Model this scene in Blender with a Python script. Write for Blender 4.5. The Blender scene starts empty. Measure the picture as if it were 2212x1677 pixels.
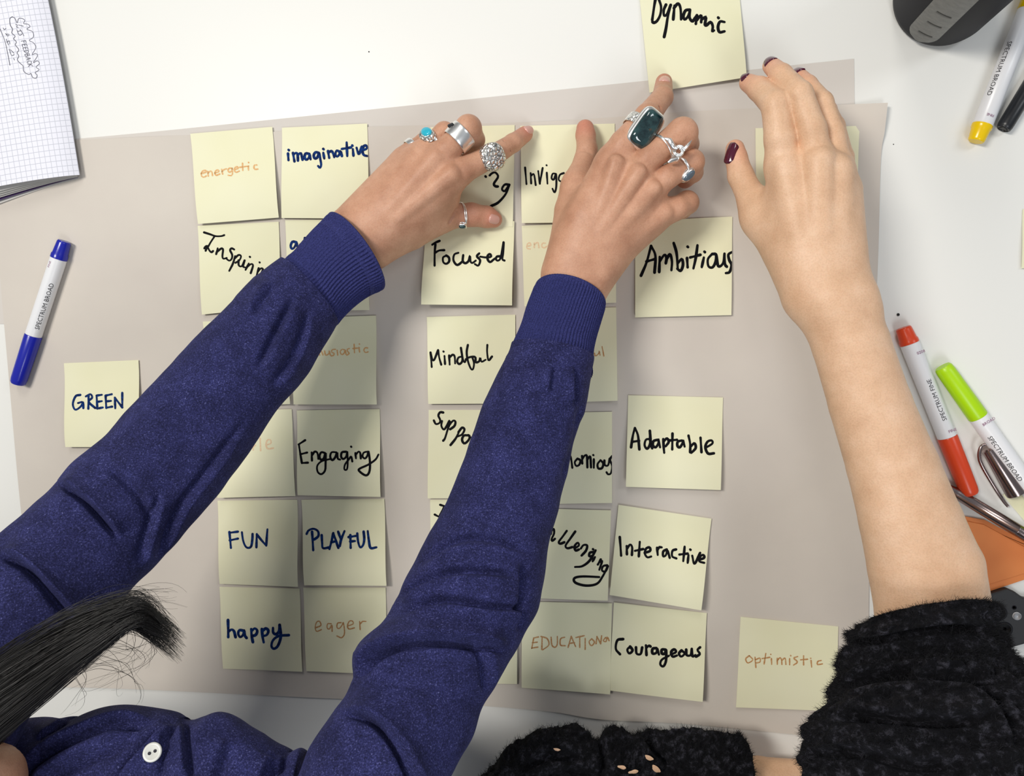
import bpy, bmesh, math, random
import numpy as np
from mathutils import Vector, Matrix
from mathutils.bvhtree import BVHTree
import openvdb as vdb

C = bpy.context.scene.collection
SC = bpy.context.scene
rnd = random.Random(7)
rng = np.random.RandomState(5)

# ------------------------------------------------------------------ camera
IW, IH, FPX = 2212, 1677, 1667.0          # picture size and focal length in pixels
CAMH, TZ = 0.6356, 0.75                   # lens height over the table, table height
nrm = np.array([-0.155, -0.0662, 1.0]); nrm /= np.linalg.norm(nrm)   # table normal in camera axes
xw = np.array([1.0, 0, 0]) - nrm[0]*nrm; xw /= np.linalg.norm(xw)
yw = np.cross(nrm, xw)
RWC = np.array([xw, yw, nrm])             # camera -> world rotation
CAM = np.array([0, 0, TZ + CAMH])
cd = bpy.data.cameras.new('camera'); cam = bpy.data.objects.new('camera', cd); C.objects.link(cam)
cd.sensor_fit = 'HORIZONTAL'; cd.sensor_width = 36; cd.lens = 36*FPX/IW; cd.clip_start = 0.02
M4 = Matrix([list(RWC[i]) + [CAM[i]] for i in range(3)] + [[0, 0, 0, 1]])
cam.matrix_world = M4
SC.camera = cam

# ------------------------------------------------------------------ world and lights
w = bpy.data.worlds.new('world'); SC.world = w; w.use_nodes = True
bg = w.node_tree.nodes['Background']; bg.inputs[0].default_value = (0.86, 0.93, 1.0, 1); bg.inputs[1].default_value = 0.28
def area(name, loc, size, power, col, target=(0, 0, 0.75), sy=None):
    l = bpy.data.lights.new(name, 'AREA'); l.energy = power; l.color = col; l.size = size
    if sy: l.shape = 'RECTANGLE'; l.size_y = sy
    o = bpy.data.objects.new(name, l); C.objects.link(o); o.location = loc
    o.rotation_euler = (Vector(target) - Vector(loc)).to_track_quat('-Z', 'Y').to_euler()
    return o
area('ceiling_and_fill_lamp', (-0.85, 0.42, 2.5), 0.30, 25, (1.0, 0.96, 0.89), sy=0.6)
area('ceiling_and_fill_lamp', (-0.15, 1.75, 2.6), 0.5, 11, (1.0, 0.975, 0.93), sy=0.9)
area('ceiling_and_fill_lamp', (1.55, 0.75, 2.5), 0.4, 8, (0.92, 0.96, 1.0), sy=0.8)
area('ceiling_and_fill_lamp', (0.45, -1.15, 2.55), 0.4, 11, (0.94, 0.97, 1.0), sy=0.8)  # added unseen fill behind the people, lifts the lower table
SC.view_settings.view_transform = 'Standard'; SC.view_settings.look = 'None'
SC.view_settings.gamma = 1; SC.view_settings.use_curve_mapping = False
SC.view_settings.exposure = -0.1

# ------------------------------------------------------------------ helpers
# RWC rows are world axes in camera axes: world = RWC @ cam
def depth_pt(px, py, h):
    r = RWC @ np.array([(px - IW/2)/FPX, -(py - IH/2)/FPX, -1.0])
    t = (CAMH - h)/-r[2]
    return CAM + r*t, t
def proj(P):
    q = (np.asarray(P, float) - CAM) @ RWC
    return np.stack([IW/2 + FPX*q[..., 0]/-q[..., 2], IH/2 - FPX*q[..., 1]/-q[..., 2]], -1)

def W(px, py, h=0.0):
    """point of the picture pushed out to height h (m) over the table"""
    return depth_pt(px, py, h)[0]
def RW(px, py, h, rpx):
    return rpx*depth_pt(px, py, h)[1]/FPX

def link(o, parent=None):
    C.objects.link(o)
    if parent: o.parent = parent
    return o
def mesh(name, V, F, mat, parent=None, smooth=True, loc=None):
    V = np.asarray(V, float)
    if loc is None and parent is None: loc = V.mean(0)
    base = np.array(loc) if loc is not None else np.zeros(3)
    if parent is not None and loc is None:
        base = np.array(parent['_o']) if '_o' in parent else np.zeros(3)
        off = base
    m = bpy.data.meshes.new(name)
    m.from_pydata((V - base).tolist(), [], [tuple(int(i) for i in f) for f in F])
    if smooth: m.polygons.foreach_set('use_smooth', [True]*len(m.polygons))
    m.update()
    if mat: m.materials.append(mat)
    o = bpy.data.objects.new(name, m); link(o, parent)
    if parent is None: o.location = base.tolist()
    o['_o'] = base.tolist()
    return o
def big_mesh(name, V, faces4, faces3, mat, parent=None, base=None):
    m = bpy.data.meshes.new(name)
    base = np.array(base if base is not None else (parent['_o'] if parent is not None else V.mean(0)))
    nq, nt = len(faces4), len(faces3)
    m.vertices.add(len(V)); m.vertices.foreach_set('co', (V - base).astype(np.float32).ravel())
    m.loops.add(nq*4 + nt*3)
    m.loops.foreach_set('vertex_index', np.concatenate([np.asarray(faces4).ravel(), np.asarray(faces3).ravel()]).astype(np.int32))
    m.polygons.add(nq + nt)
    st = np.concatenate([np.arange(nq)*4, nq*4 + np.arange(nt)*3]).astype(np.int32)
    m.polygons.foreach_set('loop_start', st)
    m.polygons.foreach_set('use_smooth', np.ones(nq + nt, bool))
    m.update(calc_edges=True); m.validate()
    m.materials.append(mat)
    o = bpy.data.objects.new(name, m); link(o, parent)
    if parent is None: o.location = base.tolist()
    o['_o'] = base.tolist()
    return o
def tag(o, label=None, cat=None, group=None, kind=None):
    if label: o['label'] = label
    if cat: o['category'] = cat
    if group: o['group'] = group
    if kind: o['kind'] = kind
    return o
def empty(name, loc, label, cat, group=None):
    o = bpy.data.objects.new(name, None); link(o); o.location = list(loc); o['_o'] = [float(v) for v in loc]
    o.empty_display_size = 0.01
    return tag(o, label, cat, group)
def grid_faces(n, m, wrap=False):
    i, j = np.meshgrid(np.arange(n - 1), np.arange(m if wrap else m - 1), indexing='ij')
    j2 = (j + 1) % m
    return np.stack([i*m + j, (i + 1)*m + j, (i + 1)*m + j2, i*m + j2], -1).reshape(-1, 4)
def catmull(P, n):
    P = np.asarray(P, float)
    if len(P) == 2:
        t = np.linspace(0, 1, n)[:, None]; return P[0]*(1 - t) + P[1]*t
    E = np.vstack([2*P[0] - P[1], P, 2*P[-1] - P[-2]])
    t = np.linspace(0, len(P) - 1 - 1e-9, n); k = t.astype(int); f = (t - k)[:, None]
    a, b, c, d = E[k], E[k+1], E[k+2], E[k+3]
    return 0.5*((2*b) + (c - a)*f + (2*a - 5*b + 4*c - d)*f**2 + (3*b - a - 3*c + d)*f**3)
def sstep(x, a, b):
    t = np.clip((x - a)/(b - a), 0, 1); return t*t*(3 - 2*t)
_perm = {}
def vnoise(P, scale, seed=0):
    """value noise, P (...,3) -> (-1..1)"""
    if seed not in _perm: _perm[seed] = np.random.RandomState(seed + 11).rand(32, 32, 32)*2 - 1
    T = _perm[seed]; Q = np.asarray(P)/scale; k = np.floor(Q).astype(int); f = Q - k; f = f*f*(3 - 2*f)
    r = 0
    for a in (0, 1):
        for b in (0, 1):
            for c in (0, 1):
                wgt = (f[..., 0] if a else 1 - f[..., 0])*(f[..., 1] if b else 1 - f[..., 1])*(f[..., 2] if c else 1 - f[..., 2])
                r = r + wgt*T[(k[..., 0] + a) % 32, (k[..., 1] + b) % 32, (k[..., 2] + c) % 32]
    return r
def strip_dist(Q, line):
    """distance, signed side and position of px points Q (n,2) to polyline"""
    L = np.asarray(line, float); best = np.full(len(Q), 1e9); sd = np.zeros(len(Q)); tt = np.zeros(len(Q))
    for i in range(len(L) - 1):
        a, b = L[i], L[i+1]; ab = b - a; t = np.clip(((Q - a) @ ab)/(ab @ ab), 0, 1)
        d = Q - (a + t[:, None]*ab); dist = np.hypot(d[:, 0], d[:, 1])
        s = np.sign(ab[0]*d[:, 1] - ab[1]*d[:, 0])
        m = dist < best; best[m] = dist[m]; sd[m] = (s*dist)[m]; tt[m] = (i + t[m])/(len(L) - 1)
    return best, sd, tt

# ------------------------------------------------------------------ materials
def mat(name, col, rough=0.5, **kw):
    m = bpy.data.materials.new(name); m.use_nodes = True
    b = m.node_tree.nodes['Principled BSDF']
    b.inputs['Base Color'].default_value = (*col, 1); b.inputs['Roughness'].default_value = rough
    for k, v in kw.items(): b.inputs[k.replace('_', ' ')].default_value = v
    return m
def nz(m, scale, detail=3, rough=0.5, coord='Object', vec=(1, 1, 1)):
    t = m.node_tree; tc = t.nodes.new('ShaderNodeTexCoord'); mp = t.nodes.new('ShaderNodeMapping'); n = t.nodes.new('ShaderNodeTexNoise')
    mp.inputs['Scale'].default_value = vec
    t.links.new(tc.outputs[coord], mp.inputs[0]); t.links.new(mp.outputs[0], n.inputs['Vector'])
    n.inputs['Scale'].default_value = scale; n.inputs['Detail'].default_value = detail; n.inputs['Roughness'].default_value = rough
    return n
def ramp(m, src, stops):
    r = m.node_tree.nodes.new('ShaderNodeValToRGB'); e = r.color_ramp.elements
    while len(e) < len(stops): e.new(0.5)
    for k, (p, c) in enumerate(stops): e[k].position = p; e[k].color = (*c, 1)
    m.node_tree.links.new(src, r.inputs[0]); return r
def setcol(m, out): m.node_tree.links.new(out, m.node_tree.nodes['Principled BSDF'].inputs['Base Color'])
def bump(m, src, strength, dist, prev=None):
    b = m.node_tree.nodes.new('ShaderNodeBump'); b.inputs['Strength'].default_value = strength; b.inputs['Distance'].default_value = dist
    m.node_tree.links.new(src, b.inputs['Height'])
    if prev: m.node_tree.links.new(prev.outputs[0], b.inputs['Normal'])
    m.node_tree.links.new(b.outputs[0], m.node_tree.nodes['Principled BSDF'].inputs['Normal']); return b
def mixc(m, fac, a, b, mode='MIX'):
    x = m.node_tree.nodes.new('ShaderNodeMix'); x.data_type = 'RGBA'; x.blend_type = mode
    for s, v in ((0, fac), (6, a), (7, b)):
        if isinstance(v, (float, int)): x.inputs[s].default_value = v
        elif isinstance(v, tuple): x.inputs[s].default_value = (*v, 1)
        else: m.node_tree.links.new(v, x.inputs[s])
    return x.outputs[2]

M = {}
m = M['table'] = mat('white_laminate', (0.79, 0.785, 0.75), 0.38)
n = nz(m, 900, 2); r = ramp(m, n.outputs[0], [(0.0, (.55, .54, .5)), (0.22, (0.79, 0.785, 0.75)), (1, (0.80, 0.79, 0.755))]); setcol(m, r.outputs[0])
m = M['kraft'] = mat('grey_paper', (0.60, 0.545, 0.51), 0.8)
n = nz(m, 9, 4); r = ramp(m, n.outputs[0], [(0.3, (.585, .53, .475)), (0.7, (.635, .58, .515))]); setcol(m, r.outputs[0])
n2 = nz(m, 60, 4, .6, vec=(1, 1, 1)); bump(m, n2.outputs[0], 0.12, 0.002)
m = M['kraft2'] = mat('grey_paper_back', (0.63, 0.585, 0.54), 0.8)
n = nz(m, 60, 4); bump(m, n.outputs[0], 0.1, 0.002)
m = M['note'] = mat('yellow_note_paper', (0.80, 0.77, 0.53), 0.75)
n = nz(m, 14, 2); r = ramp(m, n.outputs[0], [(0.3, (.79, .765, .52)), (0.7, (.81, .79, .57))]); setcol(m, r.outputs[0])
n2 = nz(m, 25, 2); bump(m, n2.outputs[0], 0.15, 0.004)
M['inkK'] = mat('black_marker_ink', (0.004, 0.004, 0.006), 0.7, Specular_IOR_Level=0.1)
m = M['inkB'] = mat('blue_marker_ink', (0.01, 0.04, 0.20), 0.7, Specular_IOR_Level=0.1)
n = nz(m, 500, 2); r = ramp(m, n.outputs[0], [(0.35, (0.002, 0.008, 0.055)), (0.65, (0.003, 0.036, 0.18))]); setcol(m, r.outputs[0])
def pencil(name, col, hi):
    m = mat(name, col, 0.7); n = nz(m, 1500, 2); r = ramp(m, n.outputs[0], [(0.35, col), (0.7, hi)]); setcol(m, r.outputs[0]); return m
M['inkO'] = pencil('orange_pencil', (0.66, 0.30, 0.09), (0.78, 0.56, 0.28))
M['inkF'] = pencil('faint_orange_pencil', (0.76, 0.50, 0.30), (0.79, 0.66, 0.43))
M['inkR'] = pencil('brown_pencil', (0.42, 0.16, 0.035), (0.64, 0.42, 0.20))
M['inkG'] = mat('ballpoint_ink', (0.10, 0.10, 0.13), 0.6)
def skin(name, c1, c2, c3, sc=0.002):
    m = mat(name, c1, 0.46); b = m.node_tree.nodes['Principled BSDF']
    b.inputs['Subsurface Weight'].default_value = 0.12; b.inputs['Subsurface Radius'].default_value = (1, .35, .2); b.inputs['Subsurface Scale'].default_value = sc
    b.inputs['Specular IOR Level'].default_value = 0.35
    n = nz(m, 45, 4, .6); r = ramp(m, n.outputs[0], [(0.3, c1), (0.52, c2), (0.75, c3)])
    n3 = nz(m, 900, 2); r3 = ramp(m, n3.outputs[0], [(0.36, (.93, .91, .90)), (0.55, (1, 1, 1))])
    # reddened finger ends
    at = m.node_tree.nodes.new('ShaderNodeAttribute'); at.attribute_name = 'flush'
    c = mixc(m, at.outputs['Fac'], r.outputs[0], (c2[0]*1.04, c2[1]*0.70, c2[2]*0.74))
    setcol(m, mixc(m, 1.0, c, r3.outputs[0], 'MULTIPLY'))
    v = nz(m, 700, 3, .6); b1 = bump(m, v.outputs[0], 0.25, 0.0008)
    v2 = nz(m, 160, 3, .6); b2 = bump(m, v2.outputs[0], 0.10, 0.0015, b1)
    return m
M['skinT'] = skin('tanned_skin', (0.47, 0.235, 0.145), (0.57, 0.305, 0.195), (0.66, 0.375, 0.25))
M['skinP'] = skin('pale_skin', (0.66, 0.405, 0.25), (0.74, 0.475, 0.305), (0.80, 0.54, 0.37))
m = M['knit'] = mat('navy_knit', (0.03, 0.03, 0.13), 0.85)
b = m.node_tree.nodes['Principled BSDF']; b.inputs['Sheen Weight'].default_value = 0.06; b.inputs['Specular IOR Level'].default_value = 0.2; b.inputs['Sheen Roughness'].default_value = 0.4; b.inputs['Sheen Tint'].default_value = (0.35, 0.38, 0.9, 1)
n = nz(m, 1000, 5, .8); r = ramp(m, n.outputs[0], [(0.36, (.008, .009, .034)), (0.50, (.021, .023, .092)), (0.60, (.043, .046, .170)), (0.70, (.26, .27, .50))])
nb = nz(m, 60, 4, .7); r2 = ramp(m, nb.outputs[0], [(0.34, (.62, .62, .66)), (0.66, (1.25, 1.25, 1.25))])
setcol(m, mixc(m, 1.0, r.outputs[0], r2.outputs[0], 'MULTIPLY')); bump(m, n.outputs[0], 0.5, 0.0012)
m = M['rib'] = mat('navy_rib_knit', (0.036, 0.038, 0.15), 0.85)
b = m.node_tree.nodes['Principled BSDF']; b.inputs['Sheen Weight'].default_value = 0.06; b.inputs['Specular IOR Level'].default_value = 0.2; b.inputs['Sheen Tint'].default_value = (0.35, 0.38, 0.9, 1)
n = nz(m, 1300, 2, .6); r = ramp(m, n.outputs[0], [(0.35, (.016, .018, .08)), (0.7, (.042, .048, .19))]); setcol(m, r.outputs[0]); bump(m, n.outputs[0], 0.4, 0.0008)
m = M['fluff'] = mat('black_fluffy_knit', (0.008, 0.008, 0.010), 0.9)
b = m.node_tree.nodes['Principled BSDF']; b.inputs['Sheen Weight'].default_value = 0.03; b.inputs['Specular IOR Level'].default_value = 0.15; b.inputs['Sheen Tint'].default_value = (0.6, 0.6, 0.8, 1)
n = nz(m, 150, 5, .75); r = ramp(m, n.outputs[0], [(0.38, (.0015, .0015, .002)), (0.52, (.006, .006, .008)), (0.66, (.055, .054, .070))]); setcol(m, r.outputs[0]); bump(m, n.outputs[0], 1.0, 0.006)  # pale end of the ramp paints highlight flecks into the black
M['fuzz'] = mat('black_fuzz', (0.010, 0.010, 0.012), 0.8, Specular_IOR_Level=0.2)
M['hair'] = mat('dark_hair', (0.008, 0.0065, 0.006), 0.38)
M['silver'] = mat('silver', (0.96, 0.95, 0.93), 0.30, Metallic=1.0)
m = M['silverT'] = mat('textured_silver', (0.93, 0.92, 0.88), 0.32, Metallic=1.0)
v = m.node_tree.nodes.new('ShaderNodeTexVoronoi'); v.inputs['Scale'].default_value = 330; v.feature = 'DISTANCE_TO_EDGE'
tc = m.node_tree.nodes.new('ShaderNodeTexCoord'); m.node_tree.links.new(tc.outputs['Object'], v.inputs['Vector'])
bump(m, v.outputs['Distance'], 1.0, 0.0016)
rr = ramp(m, v.outputs['Distance'], [(0.02, (.22, .21, .20)), (0.12, (.95, .94, .90))]); setcol(m, rr.outputs[0])
m = M['silverH'] = mat('hammered_silver', (0.94, 0.93, 0.89), 0.28, Metallic=1.0)
n = nz(m, 380, 1); bump(m, n.outputs[0], 0.9, 0.002)
m = M['green'] = mat('dark_green_stone', (0.012, 0.05, 0.05), 0.07)
n = nz(m, 120, 3, .6); r = ramp(m, n.outputs[0], [(0.35, (.004, .016, .020)), (0.7, (.032, .085, .088))]); setcol(m, r.outputs[0])
m.node_tree.nodes['Principled BSDF'].inputs['Coat Weight'].default_value = 1.0
m = M['turq'] = mat('turquoise_stone', (0.03, 0.45, 0.6), 0.15)
M['greystone'] = mat('blue_grey_stone', (0.10, 0.14, 0.18), 0.1)
M['nailD'] = mat('dark_red_nail_polish', (0.075, 0.004, 0.022), 0.12, Coat_Weight=1.0)
M['nail'] = mat('bare_nail', (0.66, 0.36, 0.30), 0.25)
M['white'] = mat('white_plastic', (0.80, 0.80, 0.82), 0.3)
M['blueP'] = mat('blue_plastic', (0.012, 0.018, 0.36), 0.22)
M['redP'] = mat('orange_red_plastic', (0.72, 0.06, 0.012), 0.3)
M['limeP'] = mat('lime_plastic', (0.42, 0.72, 0.0), 0.35)
M['yellowP'] = mat('yellow_plastic', (0.90, 0.60, 0.0), 0.22)
M['blackP'] = mat('black_plastic', (0.012, 0.013, 0.016), 0.35)
M['bottle'] = mat('charcoal_plastic', (0.012, 0.012, 0.016), 0.5, Specular_IOR_Level=0.1)
m = M['strip'] = mat('grey_reflection_strip', (0.20, 0.20, 0.18), 0.25)  # grey of the reflection painted on the bottle wall
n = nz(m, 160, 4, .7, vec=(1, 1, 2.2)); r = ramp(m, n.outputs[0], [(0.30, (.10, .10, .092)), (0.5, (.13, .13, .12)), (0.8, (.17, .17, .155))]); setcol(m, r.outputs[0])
M['gun'] = mat('brown_gunmetal', (0.33, 0.26, 0.25), 0.22, Metallic=1.0)
m = M['orange'] = mat('orange_fabric', (0.68, 0.20, 0.045), 0.6)
n = nz(m, 30, 2); r = ramp(m, n.outputs[0], [(0.3, (.60, .165, .035)), (0.7, (.72, .225, .055))]); setcol(m, r.outputs[0])
M['blackR'] = mat('black_rubber', (0.018, 0.018, 0.020), 0.5)
M['mark'] = mat('reflection_mark_grey', (0.055, 0.055, 0.05), 0.4)
M['textK'] = mat('black_print', (0.01, 0.01, 0.012), 0.5)
M['textP'] = mat('purple_print', (0.22, 0.04, 0.14), 0.5)
M['button'] = mat('pearl_button', (0.66, 0.66, 0.62), 0.25)
M['hole'] = mat('button_hole', (0.02, 0.02, 0.03), 0.6)
M['cover'] = mat('purple_cover', (0.05, 0.02, 0.10), 0.5)
M['floor'] = mat('grey_floor', (0.22, 0.21, 0.20), 0.7)
M['wall'] = mat('white_wall', (0.75, 0.74, 0.71), 0.8)
M['leg'] = mat('white_metal', (0.7, 0.7, 0.7), 0.4)
# squared paper
m = M['squared'] = mat('squared_paper', (0.80, 0.80, 0.88), 0.7)
t = m.node_tree; uv = t.nodes.new('ShaderNodeUVMap'); sp = t.nodes.new('ShaderNodeSeparateXYZ'); t.links.new(uv.outputs[0], sp.inputs[0])
ls = []
for ax in (0, 1):
    a = t.nodes.new('ShaderNodeMath'); a.operation = 'FRACT'; t.links.new(sp.outputs[ax], a.inputs[0])
    c = t.nodes.new('ShaderNodeMath'); c.operation = 'LESS_THAN'; t.links.new(a.outputs[0], c.inputs[0]); c.inputs[1].default_value = 0.10
    ls.append(c)
mx = t.nodes.new('ShaderNodeMath'); mx.operation = 'MAXIMUM'; t.links.new(ls[0].outputs[0], mx.inputs[0]); t.links.new(ls[1].outputs[0], mx.inputs[1])
setcol(m, mixc(m, mx.outputs[0], (0.80, 0.80, 0.88), (0.52, 0.53, 0.60)))
M['pages'] = mat('paper_edges', (0.62, 0.60, 0.57), 0.8)

# ------------------------------------------------------------------ solid shapes
def box_mesh(lo, hi):
    V = [(x, y, z) for x in (lo[0], hi[0]) for y in (lo[1], hi[1]) for z in (lo[2], hi[2])]
    F = [(0, 1, 3, 2), (4, 6, 7, 5), (0, 4, 5, 1), (2, 3, 7, 6), (0, 2, 6, 4), (1, 5, 7, 3)]
    return V, F
def box(name, lo, hi, mt, parent=None, bev=0.0):
    o = mesh(name, *box_mesh(lo, hi), mt, parent, smooth=False)
    if bev:
        md = o.modifiers.new('bevel', 'BEVEL'); md.width = bev; md.segments = 3
    return o
def frame_from(axis, hint=(0, 0, 1)):
    a = np.array(axis, float); a /= np.linalg.norm(a); h = np.array(hint, float)
    u = h - (h @ a)*a
    if np.linalg.norm(u) < 1e-6: h = np.array([1., 0, 0]); u = h - (h @ a)*a
    u /= np.linalg.norm(u); return a, u, np.cross(a, u)
def lathe(profile, P, axis, hint=(0, 0, 1), n=40, close=False):
    """profile [(dist along axis, radius)]"""
    a, u, v = frame_from(axis, hint); P = np.array(P, float); V = []
    th = np.linspace(0, 2*np.pi, n, endpoint=False)
    for s, r in profile:
        V += list(P + a*s + r*(np.cos(th)[:, None]*u + np.sin(th)[:, None]*v))
    k = len(profile); F = [tuple(f) for f in grid_faces(k, n, True)]
    if close: F += [((k - 1)*n + j, (k - 1)*n + (j + 1) % n, (j + 1) % n, j) for j in range(n)]
    else:
        F.append(tuple(range(n))[::-1]); F.append(tuple((k - 1)*n + j for j in range(n)))
    return np.array(V), F

# ------------------------------------------------------------------ setting and table
tag(box('floor', (-2.6, -2.4, -0.05), (2.6, 2.8, 0), M['floor']), kind='structure')
tag(box('wall_back', (-2.6, 2.8, 0), (2.6, 2.9, 2.7), M['wall']), kind='structure')
tag(box('wall_left', (-2.7, -2.4, 0), (-2.6, 2.8, 2.7), M['wall']), kind='structure')
tb = empty('table', (0.1, 0.15, 0), 'large white laminate tabletop under all the papers and pens', 'table')
top = box('tabletop', (-0.85, -0.52, TZ - 0.025), (1.05, 0.95, TZ), M['table'], tb, 0.003)
for x in (-0.78, 0.98):
    for y in (-0.45, 0.88):
        box('leg', (x - 0.025, y - 0.025, 0), (x + 0.025, y + 0.025, TZ - 0.025), M['leg'], tb, 0.003)

def slab(name, topV, F, thick, mt, parent=None, smooth=True, n_m=None):
    """closed thin sheet from a grid of n x m points"""
    n, m_ = n_m; topV = np.asarray(topV); bot = topV - np.array([0, 0, thick]); k = n*m_
    F = [tuple(f) for f in grid_faces(n, m_)]
    Fb = [tuple(k + i for i in f[::-1]) for f in F]
    ring = [i*m_ for i in range(n)] + [(n - 1)*m_ + j for j in range(1, m_)] + [i*m_ + m_ - 1 for i in range(n - 2, -1, -1)] + [j for j in range(m_ - 2, 0, -1)]
    nr = len(ring); Fs = [(2*k + i, 2*k + nr + i, 2*k + nr + (i+1) % nr, 2*k + (i+1) % nr) for i in range(nr)]
    V = np.vstack([topV, bot, topV[ring], bot[ring]])
    # make the top face up
    a = np.cross(V[F[0][1]] - V[F[0][0]], V[F[0][2]] - V[F[0][0]])
    if a[2] < 0: F = [f[::-1] for f in F]; Fb = [f[::-1] for f in Fb]; Fs = [f[::-1] for f in Fs]
    o = mesh(name, V, F + Fb + Fs, mt, parent, smooth)
    if smooth:
        sh = np.zeros(len(o.data.polygons), bool); sh[:2*len(F)] = True; o.data.polygons.foreach_set('use_smooth', sh)
    return o

# ------------------------------------------------------------------ paper sheets
def sheet(name, top, right, bottom, left, n, m_, hf, mt):
    T, B = catmull(top, m_), catmull(bottom, m_); L, R = catmull(left, n), catmull(right, n)
    V = []
    for i in range(n):
        v = i/(n - 1)
        for j in range(m_):
            u = j/(m_ - 1)
            p = (1 - v)*T[j] + v*B[j] + (1 - u)*L[i] + u*R[i] - ((1-u)*(1-v)*T[0] + u*(1-v)*T[-1] + (1-u)*v*B[0] + u*v*B[-1])
            q = W(p[0], p[1], 0); V.append(W(p[0], p[1], hf(q, u, v, p)))
    return slab(name, V, None, 0.00025, mt, n_m=(n, m_))
sA = sheet('paper_sheet', [(-330, 335), (165, 300), (700, 247), (1380, 176), (1845, 127)], [(1845, 127), (1846, 300), (1840, 700)],
           [(-300, 700), (400, 700), (1100, 700), (1840, 700)], [(-330, 335), (-315, 500), (-300, 700)], 30, 70,
           lambda q, u, v, p: 0.0005, M['kraft2'])
tag(sA, 'rear grey sheet of paper whose top edge shows above the front sheet', 'paper')
def hB(q, u, v, p):
    h = 0.0013 + 0.0004*float(vnoise(np.array([q[0], q[1]*0.6, 0.1]), 0.055, 3)) + 0.00025*math.sin(q[0]*60 + 2*math.sin(q[1]*9))
    h += 0.006*math.exp(-((p[0] - 1918)**2 + (p[1] - 235)**2)/60.0**2)
    h += 0.0022*max(0, (v - 0.94)/0.06)*(0.5 + 0.5*math.sin(u*11 + 1))
    return h
sB = sheet('paper_sheet', [(-12, 318), (165, 303), (600, 284), (800, 274), (1200, 261), (1500, 240), (1750, 229), (1918, 222)],
           [(1918, 222), (1911, 285), (1903, 345), (1897, 560), (1886, 800), (1879, 1100), (1877, 1300), (1876, 1450), (1880, 1604)],
           [(96, 1484), (300, 1490), (700, 1509), (960, 1520), (1180, 1537), (1300, 1555), (1500, 1566), (1880, 1604)],
           [(-12, 318), (-2, 560), (22, 850), (46, 1110), (75, 1320), (96, 1484)], 90, 110, hB, M['kraft'])
tag(sB, 'large grey-beige sheet of paper on which the yellow notes are stuck', 'paper')

# ------------------------------------------------------------------ handwriting
def parse(s):
    return [np.array([[float(v) for v in p.split(',')] for p in st.split()]) for st in s.split(';') if st.strip()]
def ribbon(strokes, wpx, surf):
    """ink strokes (px polylines) laid on a surface function surf(px,py)->(point); returns V,F"""
    V, F = [], []; rr = random.Random(3)
    for st in strokes:
        if len(st) == 1: st = np.vstack([st, st + [[wpx*0.15, wpx*0.15]]])
        n = max(4, int(np.hypot(*np.diff(st, axis=0).T).sum()/3) + 2)
        c = catmull(st, n); d = np.gradient(c, axis=0); d /= (np.hypot(d[:, 0], d[:, 1]) + 1e-9)[:, None]
        nn = np.stack([-d[:, 1], d[:, 0]], 1)
        ph = rr.uniform(0, 6)
        hw = 0.5*wpx*(1 + 0.13*np.sin(np.linspace(0, 5, n) + ph))
        # rounded ends: extra rows
        rows = []
        for ang in (1.0, 0.5): rows.append((c[0] - d[0]*hw[0]*math.sin(ang*math.pi/2)*1.0, nn[0], hw[0]*math.cos(ang*math.pi/2)*1.0 + .01))
        rows += [(c[i], nn[i], hw[i]) for i in range(n)]
        for ang in (0.5, 1.0): rows.append((c[-1] + d[-1]*hw[-1]*math.sin(ang*math.pi/2), nn[-1], hw[-1]*math.cos(ang*math.pi/2) + .01))
        b = len(V)
        for (p, q, h) in rows:
            V.append(surf(*(p + q*h))); V.append(surf(*(p - q*h)))
        for i in range(len(rows) - 1):
            F.append((b + 2*i, b + 2*i + 1, b + 2*i + 3, b + 2*i + 2))
    V = np.array(V)
    F2 = []
    for f in F:
        a = np.cross(V[f[2]] - V[f[0]], V[f[3]] - V[f[1]])
        F2.append(f if a[2] > 0 else f[::-1])
    return V, F2
CR = {1: (400, 250, 3.7267), 2: (420, 660, 3.811), 3: (440, 1060, 3.993), 4: (880, 460, 3.994), 5: (880, 860, 3.811), 6: (1300, 440, 3.993),
      7: (1300, 840, 3.354), 8: (1360, 0, 7.373), 9: (1060, 1280, 2.989), 10: (680, 220, 4.414), 11: (1120, 140, 3.354), 12: (0, 500, 3.353), 13: (0, 0, 3.725), 14: (0, 30, 6.567)}
def cr(k, s):
    x, y, sc = CR[k]; return [st/sc + np.array([x, y]) for st in parse(s)]

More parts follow.
